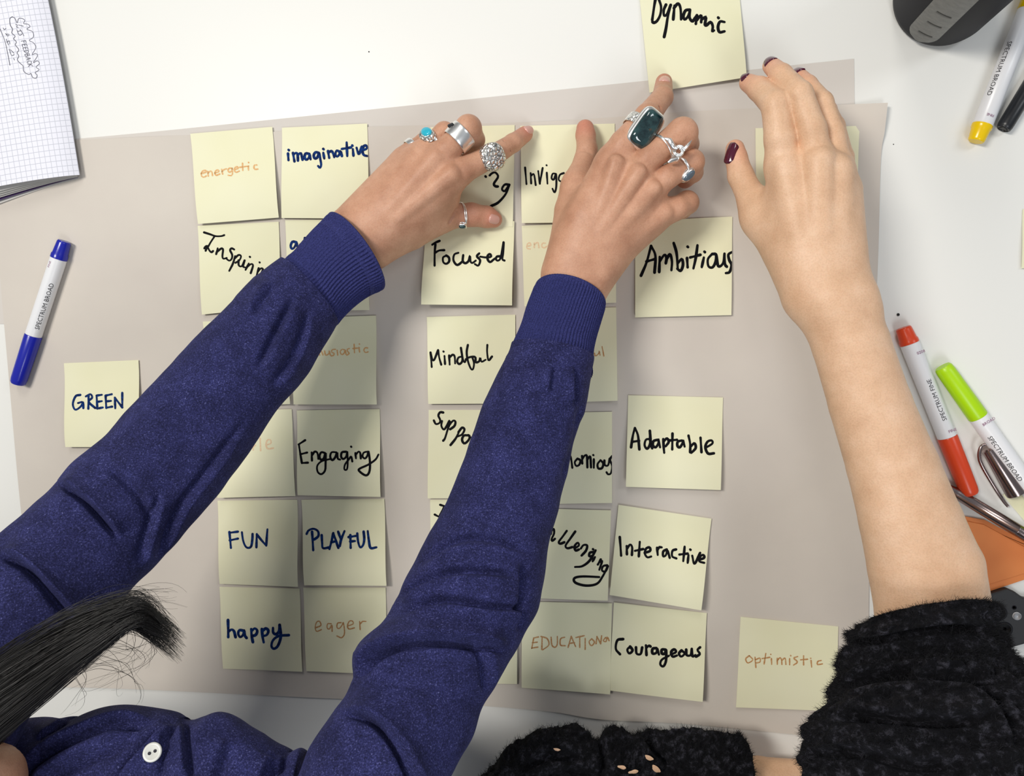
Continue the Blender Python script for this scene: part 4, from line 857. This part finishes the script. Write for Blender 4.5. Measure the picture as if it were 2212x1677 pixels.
# ------------------------------------------------------------------ nails and rings
def nail(c, f, px, py, wpx, lpx, mt, ang, parent, tilt=0.0, label=None):
    """curved nail plate at picture point on the finger, ang = direction of its free edge in the picture (deg)"""
    p, n_ = hit(parent, px, py, 0.0)
    if p is None: print('nail miss', px, py); return
    q = W(px + 10*math.cos(math.radians(ang)), py - 10*math.sin(math.radians(ang)), p[2] - TZ)
    d = q - p; d /= np.linalg.norm(d); k_ = np.linalg.norm(p - CAM)/FPX
    d = d - (d @ n_)*n_; d /= np.linalg.norm(d); s = np.cross(n_, d); hw, hl = wpx*k_/2, lpx*k_/2; V = []
    NN, MM = 13, 11; Rc = hw*1.25
    for i in range(NN):
        v = -1 + 2*i/(NN-1)
        wd = hw*(1 - 0.16*v*v if v > 0 else 1 - 0.30*v*v*v*v) * (math.sqrt(max(0, 1 - max(0, abs(v) - .55)**2/.45**2*.75)))
        for j in range(MM):
            u = -1 + 2*j/(MM-1); x = wd*u
            z = math.sqrt(max(Rc*Rc - x*x, 0)) - Rc - 0.10*hl*v*v
            V.append(p + d*(v*hl) + s*x + n_*(z + 0.0011))
    V = np.array(V); top = V; F = [tuple(f) for f in grid_faces(NN, MM)]
    k = len(V); V = np.vstack([V, V - n_*0.0022]); ring = [i*MM for i in range(NN)] + [(NN-1)*MM + j for j in range(1, MM)] + [i*MM + MM - 1 for i in range(NN-2, -1, -1)] + [j for j in range(MM-2, 0, -1)]
    F += [(ring[i], k + ring[i], k + ring[(i+1) % len(ring)], ring[(i+1) % len(ring)]) for i in range(len(ring))]
    a = np.cross(V[F[0][1]] - V[F[0][0]], V[F[0][2]] - V[F[0][0]])
    if a @ n_ < 0: F = [g[::-1] for g in F]
    o = mesh('fingernail', V, F, mt, parent)
    if label: o['label'] = label
    return o
nail(c3, 0, 1576, 330, 26, 42, M['nailD'], 75, person2, label='dark red painted thumbnail')
nail(c3, 0, 1609, 164, 22, 14, M['nailD'], 150, person2, label='dark red painted fingernail')
nail(c3, 0, 1663, 128, 26, 15, M['nailD'], 115, person2, label='dark red painted fingernail')
nail(c3, 0, 1721, 152, 28, 16, M['nailD'], 120, person2, label='dark red painted fingernail')
nail(c1, 0, 1068, 474, 20, 26, M['nail'], -15, person1)
nail(c1, 0, 1143, 279, 19, 22, M['nail'], 35, person1)
nail(c2, 0, 1436, 170, 22, 24, M['nail'], 85, person1)

def at_joint(c, f, i, t):
    (a, ra), (b, rb) = c[f][i], c[f][i+1]; a, b = np.array(a), np.array(b)
    d = b - a; d /= np.linalg.norm(d); return a*(1-t) + b*t, d, ra*(1-t) + rb*t
def band(parent, P, d, r, wd, thick, mt, name='band', wob=0.0, twist=0.0, n=64, hint=(0, 0, 1)):
    a, u, v = frame_from(d, hint); V = []; prof = []
    for q in np.linspace(0, 2*np.pi, 12, endpoint=False):
        prof.append((wd/2*np.sign(math.cos(q))*abs(math.cos(q))**.6, thick/2*np.sign(math.sin(q))*abs(math.sin(q))**.8))
    for i in range(n):
        th = 2*np.pi*i/n; sh = wob*math.sin(th*2 + 1) + twist*math.cos(th)
        wf = 1.0
        for s, h in prof: V.append(P + a*(s*wf + sh) + (r + thick/2 + h)*(math.cos(th)*u + math.sin(th)*v))
    m_ = len(prof); F = []
    for i in range(n):
        for j in range(m_):
            F.append((i*m_ + j, ((i+1) % n)*m_ + j, ((i+1) % n)*m_ + (j+1) % m_, i*m_ + (j+1) % m_))
    V = np.array(V); f = F[3]; nn = np.cross(V[f[1]] - V[f[0]], V[f[2]] - V[f[0]]); cc_ = V[:m_].mean(0)
    if nn @ (V[f[0]] - cc_) < 0: F = [g[::-1] for g in F]
    return mesh(name, V, F, mt, parent)
def gem(parent, P, n_, along, a_, b_, h, mt, name='stone', pw=2.0, dome=1.0, top=0.0):
    """rounded stone: half sizes a_ (along) b_ (across), superellipse outline"""
    z, u, v = frame_from(n_, along); V = []; R, K = 10, 40
    for i in range(R + 1):
        ph = i/R*math.pi/2; rr_ = math.cos(ph)**(0.55); zz = math.sin(ph)
        if i == R: rr_ = 0.02
        for k in range(K):
            t = 2*np.pi*k/K; cx = np.sign(math.cos(t))*abs(math.cos(t))**(2/pw); sy = np.sign(math.sin(t))*abs(math.sin(t))**(2/pw)
            V.append(P + rr_*(u*a_*cx + v*b_*sy) + z*(h*zz*dome))
    V0 = [p - z*h*0.8 for p in V[:K]]; V = np.array(V0 + V); F = [tuple(f) for f in grid_faces(R + 2, K, True)]
    F.append(tuple(range((R+1)*K, (R+2)*K))); F.append(tuple(range(K))[::-1])
    f = F[K + 3]; nn = np.cross(V[f[1]] - V[f[0]], V[f[2]] - V[f[0]])
    if nn @ (V[f[0]] - P + z*h) < 0: F = [g[::-1] for g in F]
    return mesh(name, V, F, mt, parent)
def ring_thing(px, py, hmm, label):
    return empty('finger_ring', W(px, py, hmm*.001), label, 'ring', 'silver rings on the two tanned hands')
def outn(P, d, px, py):
    """direction from the finger axis towards picture point (px,py) seen from above"""
    q = W(px, py, P[2] - TZ + 0.008) - P; q -= (q @ d)*d; return q/np.linalg.norm(q)
# left hand
P_, d_, r_ = at_joint(c1, 'pinky', 1, 0.12); t = ring_thing(887, 310, 44, 'plain silver band on the little finger of the left hand'); band(t, P_, d_, r_*1.17, .0052, .0011, M['silver'])
P_, d_, r_ = at_joint(c1, 'ring', 1, 0.25); t = ring_thing(930, 285, 54, 'silver ring with an oval turquoise stone in a beaded setting'); band(t, P_, d_, r_*1.03, .0028, .0012, M['silver'], twist=.002)
n_ = outn(P_, d_, 927, 278); Pg = P_ + n_*(r_ + .0008)
gem(t, Pg, n_, np.cross(n_, d_), .0078, .0056, .0024, M['silverT'], 'setting', 2.2); gem(t, Pg + n_*.0016 + np.array([0.0006, .0008, 0]), n_, np.cross(n_, d_), .0056, .0038, .0022, M['turq'], 'stone', 2)
P_, d_, r_ = at_joint(c1, 'middle', 1, 0.55); t = ring_thing(993, 290, 58, 'wide polished silver band with small black beads, middle finger'); band(t, P_, d_, r_*1.05, .0116, .0012, M['silver'], twist=.001)
for k in range(3):
    g = W(978 + 6*k, 268 - 3*k, 68*.001); pg, ng = P_, outn(P_, d_, 975 + 7*k, 262 - 2*k)
    gem(t, P_ + ng*(r_ + .0022) + d_*(.001*k), ng, d_, .0012, .0012, .0012, M['blackP'], 'bead')
P_, d_, r_ = at_joint(c1, 'index', 1, 0.86); t = ring_thing(1058, 343, 47, 'large domed silver ring with engraved texture on the pointing finger'); band(t, P_, d_, r_*1.05, .0062, .0012, M['silver'])
n_ = outn(P_, d_, 1057, 343); gem(t, P_ + n_*(r_*1.0), n_, d_, .0098, .0105, .0040, M['silverT'], 'engraved_dome', 2.3)
P_, d_, r_ = at_joint(c1, 'thumb', 1, 0.55); t = ring_thing(997, 470, 26, 'thin double silver wire ring with a tiny dark green stone on the left thumb')
band(t, P_, d_, r_*1.03, .0010, .0010, M['silver'], twist=.0012); band(t, P_ + d_*.002, d_, r_*1.03, .0010, .0010, M['silver'], twist=-.0022)
n_ = outn(P_, d_, 990, 560); n_ = n_*.9 + np.array([0, 0, .5]); n_ /= np.linalg.norm(n_); pg = P_ + n_*(r_*1.15)
gem(t, pg, n_, np.cross(n_, d_), .0026, .0034, .0016, M['silver'], 'setting'); gem(t, pg + n_*.001, n_, np.cross(n_, d_), .0020, .0028, .0016, M['green'], 'stone')
# right hand
P_, d_, r_ = at_joint(c2, 'index', 1, 0.62); t = ring_thing(1390, 285, 62, 'huge ring with a dark green rectangular stone and hammered silver band'); band(t, P_, d_, r_*1.04, .0085, .0014, M['silverH'], twist=.001)
n_ = outn(P_, d_, 1412, 308)*.55 + np.array([0, 0, .85]); n_ /= np.linalg.norm(n_); al = W(1420, 262, .08) - W(1378, 322, .08); Pg = P_ + n_*(r_*1.02) + (W(1399, 294, .08) - W(1394, 290, .08))
gem(t, Pg, n_, al, .0150, .0094, .0036, M['silver'], 'setting', 4.2); gem(t, Pg + n_*.0022, n_, al, .0136, .0080, .0042, M['green'], 'stone', 4.0)
P_, d_, r_ = at_joint(c2, 'middle', 1, 0.40); t = ring_thing(1445, 318, 66, 'twisted silver leaf and coil ring on the middle finger of the right hand'); band(t, P_, d_, r_*1.04, .0022, .0012, M['silver'], twist=.002)
def hcoil(cx, cy, hm, r, turns):
    c0 = W(cx, cy, hm); return c0, [c0 + np.array([math.cos(a)*r*(1 - .5*a/(turns*6.28)), math.sin(a)*r*(1 - .5*a/(turns*6.28)), .0006*math.sin(a*2)]) for a in np.linspace(0, turns*6.28, 30)]
def wire(parent, pts, r, mt, name='wire', n=10, taper=0.0):
    pts = np.asarray(pts, float); K = len(pts); t_ = np.gradient(pts, axis=0); t_ /= np.linalg.norm(t_, axis=1)[:, None]; V = []
    for i in range(K):
        a, u, v = frame_from(t_[i], (0, 0, 1)); rr_ = r*(1 - taper*abs(2*i/(K-1) - 1)**2)
        V += [pts[i] + rr_*(math.cos(q)*u + math.sin(q)*v) for q in np.linspace(0, 2*np.pi, n, endpoint=False)]
    F = [tuple(f) for f in grid_faces(K, n, True)] + [tuple(range(n))[::-1], tuple((K-1)*n + j for j in range(n))]
    V = np.array(V); f = F[2]; nn = np.cross(V[f[1]] - V[f[0]], V[f[2]] - V[f[0]])
    if nn @ (V[f[0]] - pts[0]) < 0: F = [g[::-1] for g in F]
    return mesh(name, V, F, mt, parent)
hz = .077
wire(t, [W(1436, 299, hz), W(1446, 304, hz + .002), W(1454, 318, hz + .002), W(1462, 322, hz)], .0024, M['silver'], 'leaf', taper=.7)
_, pc = hcoil(1466, 327, hz - .002, .0040, 2.2); wire(t, pc, .0009, M['silver'], 'coil')
wire(t, [W(1472, 330, hz - .004), W(1482, 318, hz - .002), W(1494, 303, hz - .001)], .0016, M['silver'], 'leaf', taper=.8)
wire(t, [W(1445, 350, hz - .006), W(1453, 345, hz - .003), W(1464, 342, hz - .003)], .0019, M['silver'], 'leaf', taper=.5)
_, pc = hcoil(1460, 340, hz - .004, .0028, 1.6); wire(t, pc, .0008, M['silver'], 'coil')
P_, d_, r_ = at_joint(c2, 'ring', 1, 0.55); t = ring_thing(1480, 370, 58, 'silver ring with an oval blue-grey stone, ring finger of the right hand'); band(t, P_, d_, r_*1.03, .0026, .0014, M['silver'], twist=.001)
n_ = outn(P_, d_, 1498, 398); n_ = n_ + np.array([0, 0, .25]); n_ /= np.linalg.norm(n_); al = W(1506, 378, .05) - W(1484, 394, .05)
gem(t, P_ + n_*(r_*0.98), n_, al, .0062, .0040, .0026, M['silver'], 'setting'); gem(t, P_ + n_*(r_*0.98 + .0018), n_, al, .0050, .0030, .0018, M['greystone'], 'stone')

# ------------------------------------------------------------------ pens
def text_on(parent, string, origin, ax, side, up, r, size, mt, phi0=0.0, cyl=True):
    """flat lettering wrapped on a barrel: ax = reading direction, side = up of the letters"""
    cu = bpy.data.curves.new('lettering', 'FONT'); cu.body = string; cu.size = size; cu.align_x = 'LEFT'; cu.align_y = 'CENTER'; cu.resolution_u = 2
    ob = bpy.data.objects.new('lettering', cu); C.objects.link(ob); bpy.context.view_layer.update()
    me = bpy.data.meshes.new_from_object(ob.evaluated_get(bpy.context.evaluated_depsgraph_get()))
    bm = bmesh.new(); bm.from_mesh(me); bmesh.ops.triangulate(bm, faces=bm.faces[:])
    for _ in range(3):
        es = [e for e in bm.edges if e.calc_length() > 0.0011]
        if es: bmesh.ops.subdivide_edges(bm, edges=es, cuts=1); bmesh.ops.triangulate(bm, faces=bm.faces[:])
    bm.to_mesh(me); bm.free()
    V = np.array([v.co[:] for v in me.vertices]); F = [tuple(p.vertices) for p in me.polygons]
    bpy.data.objects.remove(ob); bpy.data.curves.remove(cu); bpy.data.meshes.remove(me)
    out = []
    for x, y, _ in V:
        ph = y/r + phi0; out.append(origin + ax*x + (r + .00010)*(math.sin(ph)*side + math.cos(ph)*up))
    out = np.array(out); f = F[0]; nn = np.cross(out[f[1]] - out[f[0]], out[f[2]] - out[f[0]])
    if nn @ up < 0: F = [g[::-1] for g in F]
    return mesh('lettering', out, F, mt, parent, smooth=False)
def marker(p0, p1, rpx, segs, label, text=None, group='twin-tip markers lying on the table', base_h=0.0):
    """p0 -> p1 picture axis; segs: list of (name, t0, t1, material, [radius scale profile]); t in 0..1 of length"""
    r = RW((p0[0] + p1[0])/2, (p0[1] + p1[1])/2, .006, rpx); h = r + base_h + 0.0001
    A, B = W(*p0, h), W(*p1, h); L = np.linalg.norm(B - A); d = (B - A)/L
    t = empty('marker_pen', A - np.array([0, 0, r]), label, 'marker', group)
    for name, t0, t1, mt, prof in segs:
        pr_ = [(L*(t0 + (t1 - t0)*s), r*k) for s, k in prof]
        V, F = lathe(pr_, A, d, n=36); o = mesh(name, V, F, M[mt], t)
        o.data.polygons.foreach_set('use_smooth', [len(p.vertices) == 4 for p in o.data.polygons])
        md = o.modifiers.new('edge', 'EDGE_SPLIT'); md.split_angle = math.radians(40)
    return t, A, d, r, L
body_p = [(0, .96), (0.004, 1), (.996, 1), (1, .96)]
cap_p = [(0, 1.0), (.02, 1.05), (.90, .98), (.97, .93), (1, .80)]
capr_p = [(0, .80), (.03, .93), (.1, .98), (.98, 1.05), (1, 1.0)]
plug_p = [(0, .70), (.06, .80), (.10, .82), (.72, .93), (.80, 1.02), (1, 1.02)]
up = np.array([0, 0, 1.0])
# blue marker at the left
t, A, d, r, L = marker((139, 521), (38, 829), 16.5, [('end_plug', 0, .12, 'blueP', plug_p), ('barrel', .12, .655, 'white', body_p), ('cap', .655, 1, 'blueP', cap_p)],
   'blue and white marker lying on the sheet, left of the notes', base_h=.0012)
sd = np.cross(up, d); text_on(t, 'SPECTRUM BROAD', A + d*L*.60, -d, np.cross(up, -d), up, r, .0052, M['textK'], phi0=-.85)
text_on(t, 'FINE', A + d*L*.19, -d, np.cross(up, -d), up, r, .003, M['textP'], phi0=.2)
# red marker right of the forearm
t, A, d, r, L = marker((1951, 708), (2096, 1068), 19.5, [('end_plug', 0, .095, 'redP', plug_p), ('barrel', .095, .655, 'white', body_p), ('cap', .655, 1, 'redP', cap_p)],
   'orange-red and white fine marker beside the pale forearm')
text_on(t, 'SPECTRUM FINE', A + d*L*.555, -d, np.cross(up, -d), up, r, .0047, M['textK'], phi0=-.15)
text_on(t, '0208', A + d*L*.155 - np.cross(up, d)*.0, np.cross(up, -d)*-1, -d, up, 1, .0030, M['textP']).data.transform(Matrix.Translation((0, 0, r + .0001 - 1)))
text_on(t, 'FINE', A + d*L*.62, np.cross(up, -d)*-1, -d, up, 1, .0030, M['textP']).data.transform(Matrix.Translation((0, 0, r + .0001 - 1)))
# lime marker
t, A, d, r, L = marker((2036, 792), (2275, 1128), 19.5, [('cap', 0, .325, 'limeP', capr_p), ('barrel', .325, .89, 'white', body_p), ('end_plug', .89, 1, 'limeP', [(1 - s, k) for s, k in plug_p[::-1]])],
   'lime green capped marker lying diagonally near the right edge', base_h=.0012)
text_on(t, 'SPECTRUM BROAD', A + d*L*.43, d, np.cross(up, d), up, r, .0047, M['textK'], phi0=-.55)
text_on(t, 'BROAD', A + d*L*.36 + np.cross(up, d)*-.003, np.cross(up, d), -d, up, 1, .0030, M['textP']).data.transform(Matrix.Translation((0, 0, r + .0001 - 1)))
# yellow marker, top right
t, A, d, r, L = marker((2108, 306), (2279, -124), 20.5, [('end_plug', 0, .085, 'yellowP', plug_p), ('barrel', .085, .665, 'white', body_p), ('cap', .665, 1, 'yellowP', cap_p)],
   'yellow-ended white marker in the top right corner')
text_on(t, 'SPECTRUM BROAD', A + d*L*.49, -d, np.cross(up, -d), up, r, .0047, M['textK'], phi0=-.85)
text_on(t, 'FINE', A + d*L*.125 + np.cross(up, d)*-.003, np.cross(up, -d)*-1, -d, up, 1, .0026, M['textP']).data.transform(Matrix.Translation((0, 0, r + .0001 - 1)))
# black pen, top right corner
rr_ = 16.5; h = RW(2190, 240, .005, rr_); A, B = W(2167, 279, h), W(2320, 28, h); L = np.linalg.norm(B - A); d = (B - A)/L
t = empty('pen', A - up*h, 'black pen at the right edge, beside the yellow-ended marker', 'pen')
V, F = lathe([(0, h*.78), (.0006, h*.88), (.003, h*.97), (L*.55, h), (L*.55 + .0004, h*.9)], A, d, n=32); mesh('cap', V, F, M['blackP'], t)
V, F = lathe([(-.0003, h*.45), (.0002, h*.6), (.0003, h*.74)], A, d, n=24); mesh('end_button', V, F, M['blackR'], t)
V, F = lathe([(L*.55, h*.9), (L*.97, h*.86), (L, h*.5)], A, d, n=32); mesh('barrel', V, F, M['blackP'], t)
# brown metal pen: cap with clip lying apart from its barrel
A, B = W(2134, 968, .0065), W(2196, 1066, .0065); d = (B - A)/np.linalg.norm(B - A); L = np.linalg.norm(B - A); sd = np.cross(up, d)
t = empty('pen_cap', A - up*.0065, 'brown metallic pen cap with a long clip, by the lime marker', 'pen cap')
V, F = lathe([(0, .0036), (.0012, .0050), (L*.97, .0073), (L, .0071), (L - .0004, .0060), (L*.6, .0052)], A, d, n=36, close=False); o = mesh('cap_barrel', V, F, M['gun'], t); m_ = o.modifiers.new('e', 'EDGE_SPLIT'); m_.split_angle = .7
cl = [W(2129, 960, .0098), W(2119, 966, .0095), W(2115, 985, .0092), W(2122, 1008, .0088), (W(2150, 1056, .0074)), W(2168, 1083, .0050), W(2177, 1094, .0040)]
wire(t, catmull(np.array(cl), 30), .0014, M['gun'], 'clip', n=12, taper=.2)
A, B = W(2060, 1062, .0065), W(2330, 1226, .0065); d = (B - A)/np.linalg.norm(B - A); L = np.linalg.norm(B - A); rb = .0046
t = empty('pen', A - up*.0065, 'long brown metallic pen barrel resting against the orange pouch', 'pen')
V, F = lathe([(-.012, .0012), (-.010, .0022), (0, rb*.85), (.002, rb), (L*.5, rb*1.03)], A, d, n=32); mesh('barrel', V, F, M['gun'], t)
V, F = lathe([(L*.5, rb*.97), (L*.505, rb*1.03), (L*.97, rb), (L, rb*.6)], A, d, n=32); mesh('tail', V, F, M['gun'], t)
V, F = lathe([(-.0165, .0004), (-.012, .0011)], A, d, n=16); mesh('nib', V, F, M['silver'], t)

# ------------------------------------------------------------------ orange pouch, black device
def plate(name, poly, h0, th, mt, parent=None, bev=.001, domed=0.0):
    top = np.array([W(x, y, h0 + th) for x, y in poly]); bot = top - np.array([0, 0, th]); k = len(poly)
    V = np.vstack([top, bot]); F = [tuple(range(k)), tuple(range(k, 2*k))[::-1]] + [(i, i + k, (i+1) % k + k, (i+1) % k) for i in range(k)]
    a = np.cross(V[1] - V[0], V[2] - V[1])
    if a[2] < 0: F = [f[::-1] for f in F]
    o = mesh(name, V, F, mt, parent, smooth=False)
    if bev: md = o.modifiers.new('bevel', 'BEVEL'); md.width = bev; md.segments = 3
    return o
t = empty('pouch', W(2180, 1200, 0), 'orange fabric pouch lying under the metallic pen at the right edge', 'pouch')
plate('back_panel', [(2062, 1112), (2128, 1124), (2212, 1168), (2360, 1240), (2330, 1225), (2212, 1253), (2135, 1279), (2060, 1300)], 0.0002, .0018, M['orange'], t, .0006)
plate('front_panel', [(2066, 1122), (2126, 1134), (2206, 1178), (2310, 1226), (2212, 1240), (2140, 1262), (2066, 1284)], 0.0020, .0010, M['orange'], t, .0004)
t = empty('control_pad', W(2180, 1330, 0), 'black plastic pad with round buttons and a white stud, right edge', 'remote')
bd = plate('casing', [(2080, 1300), (2135, 1285), (2176, 1272), (2194, 1280), (2212, 1293), (2300, 1300), (2330, 1350), (2212, 1393), (2180, 1402), (2120, 1412), (2075, 1400)], 0.0002, .0060, M['blackR'], t, .0015)
for x, y, r_, nme, mt, hh in ((2158, 1325, 15, 'round_button', 'blackR', .0010), (2170, 1360, 15, 'round_button', 'blackR', .0010), (2196, 1331, 8.5, 'stud', 'white', .0014), (2191, 1313, 5, 'hole', 'hole', .0002)):
    rr_ = RW(x, y, .006, r_); V, F = lathe([(0, rr_), (hh*.7, rr_), (hh, rr_*.8)], W(x, y, .0062), up, n=30); mesh(nme, V, F, M[mt], t)
    if nme == 'round_button':
        V, F = lathe([(0, rr_*1.12), (.0001, rr_*1.12)], W(x, y, .00622), up, n=30); mesh('button_ring', V, F, M['hole'], t)

# ------------------------------------------------------------------ dark bottle, top right
cb = W(2032, 0, 0); rB = .0358
t = empty('bottle', cb, 'charcoal bottle standing in the top right corner, painted grey reflection down its side', 'bottle')
V, F = lathe([(0.0, rB*.80), (.0010, rB*.90), (.004, rB*.975), (.009, rB), (.12, rB), (.15, rB*.97), (.165, rB*.85), (.172, rB*.62)], cb + up*.0001, up, n=96); mesh('flask', V, F, M['bottle'], t)
V, F = lathe([(.172, rB*.64), (.173, rB*.70), (.196, rB*.70), (.199, rB*.62)], cb, up, n=64); mesh('lid', V, F, M['blackP'], t)
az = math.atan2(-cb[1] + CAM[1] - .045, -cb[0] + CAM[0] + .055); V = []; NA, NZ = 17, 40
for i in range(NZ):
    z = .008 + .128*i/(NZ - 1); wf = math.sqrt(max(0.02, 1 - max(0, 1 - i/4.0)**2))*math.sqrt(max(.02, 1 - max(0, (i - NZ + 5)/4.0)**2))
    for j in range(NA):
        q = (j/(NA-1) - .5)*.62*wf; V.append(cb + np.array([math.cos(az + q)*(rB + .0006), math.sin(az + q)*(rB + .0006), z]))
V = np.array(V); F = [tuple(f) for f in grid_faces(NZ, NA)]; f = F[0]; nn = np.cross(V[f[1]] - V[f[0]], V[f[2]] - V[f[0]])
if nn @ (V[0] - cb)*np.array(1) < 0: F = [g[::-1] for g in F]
mesh('reflection_strip', V, F, M['strip'], t)  # reflection on the bottle wall, painted as a grey strip facing the camera
for k in range(3):
    z = .020 + .017*k; V = []
    for i in range(2):
        for j in range(7): q = -.12 + .3*j/6; V.append(cb + np.array([math.cos(az + q)*(rB + .0009), math.sin(az + q)*(rB + .0009), z + .0016*i]))
    V = np.array(V); F = [tuple(f) for f in grid_faces(2, 7)]; f = F[0]; nn = np.cross(V[f[1]] - V[f[0]], V[f[2]] - V[f[0]])
    if nn @ (V[0] - cb) < 0: F = [g[::-1] for g in F]
    mesh('reflection_mark', V, F, M['mark'], t)  # dark marks within the painted reflection

# ------------------------------------------------------------------ notebook, top left
t = empty('notebook', W(60, 200, 0), 'open squared notebook with a pen doodle, top left corner', 'notebook')
E0, E1 = np.array([62., -190.]), np.array([172., 378.])
def page(s, v, hmax, hbase, dy):
    e = E0*(1 - v) + E1*v + np.array([-6*math.sin(math.pi*v)*-1, 0])
    x = e[0] - 420*s - (5 if dy else 0); y = e[1] + (80*s**1.35) + dy*s*0.5
    h = hbase + hmax*(1 - math.exp(-7*s))
    return W(x, y, h)
def page_obj(name, hmax, hbase, dy, mt, th=.0002, uv=False, vs=1.0):
    NS, NV = 40, 46; V = [page(j/(NS-1), i/(NV-1)*vs, hmax, hbase, dy) for i in range(NV) for j in range(NS)]
    o = slab(name, V, None, th, mt, t, n_m=(NV, NS))
    if uv:
        u = o.data.uv_layers.new(name='UVMap'); k = NS*NV
        for lp in o.data.loops:
            i = lp.vertex_index
            if i < k: u.data[lp.index].uv = ((i % NS)/(NS-1)*420/11.2, (i//NS)/(NV-1)*590/12.6)
            else: u.data[lp.index].uv = (0.5, 0.5)
    return o
top_page = page_obj('top_page', .0150, .0072, 0, M['squared'], uv=True)
for k in range(4): page_obj('page', .0085 - .0016*k, .0064 - .0008*k, 60 + 14*k, M['pages'], vs=1 + .003*k)
page_obj('cover_lining', .0020, .0034, 128, M['cover'], .0005, vs=1.01)
page_obj('back_cover', .0008, .0022, 150, M['pages'], .0012, vs=1.014)
def psurf(x, y):
    p, n_ = hit(top_page, x, y, .00012)
    return p if p is not None else W(x, y, .02)
bpy.context.view_layer.update()
dood = cr(13, "100,135 80,150 82,200 102,235 95,265 122,292 110,312 132,338 124,362 152,400 138,425 152,452 140,482 165,512 186,532 192,575 230,600 250,592 262,622 290,630 300,605 282,585 316,562 290,540 318,512 300,490 268,505 302,450 286,430 258,440 288,385 270,345 235,325 268,300 262,255 215,235 242,215 225,195 190,190 200,165 180,150 150,150 138,185 122,150 100,135;0,232 25,290 45,350 60,420 72,480 80,525")
dood += cr(14, "225,150 248,158 236,188 258,192;262,158 330,175;240,225 275,302 312,288;252,250 302,238;285,222 312,262 340,312;45,200 62,225 85,205;80,280 112,316 130,290 95,288;90,360 120,442;98,405 132,382 140,430;130,500 165,590 202,578;150,510 200,560;195,630 205,655")
LT = {'F': "0,0 0,1;0,1 .8,1;0,.55 .6,.55", 'E': "0,0 0,1;0,1 .8,1;0,.52 .6,.52;0,0 .8,0", 'D': "0,0 0,1;0,1 .7,.85 .8,.4 0,0", 'B': "0,0 0,1;0,1 .7,.85 .5,.55 0,.52;0,.52 .8,.4 .7,.05 0,0",
      'A': "0,0 .4,1 .85,0;.2,.45 .65,.45", 'C': ".85,.85 .4,1 0,.5 .4,0 .85,.15", 'K': "0,0 0,1;.8,1 0,.45;.2,.6 .85,0"}
for i_, ch in enumerate('FEEDBACK'):
    for st in parse(LT[ch]):
        q = np.array([300, 388]) + i_*np.array([13.2, 47]) + st[:, :1]*np.array([10, 38]) + st[:, 1:]*np.array([64, -8])
        dood.append(q/6.567 + np.array([0, 30]))
V, F = ribbon(dood, 1.4, psurf); mesh('pen_doodle', V, F, M['inkG'], top_page, smooth=False)

# ------------------------------------------------------------------ crumbs
for x, y, r_ in ((1940, 680, 3.2), (797, 112, 1.4), (1930, 312, 1.2)):
    rr_ = RW(x, y, 0, r_); V, F = lathe([(0, rr_*.9), (rr_*.4, rr_), (rr_*.9, rr_*.5)], W(x, y, .0001), up, n=10)
    tag(mesh('crumb', V, F, M['blackR']), {1940: 'tiny black speck on the white table near the red marker', 797: 'faint dark speck on the white table above the imaginative note', 1930: 'small dot on the table right of the paper corner'}[x], 'crumb')
for o in bpy.data.objects:
    if '_o' in o: del o['_o']
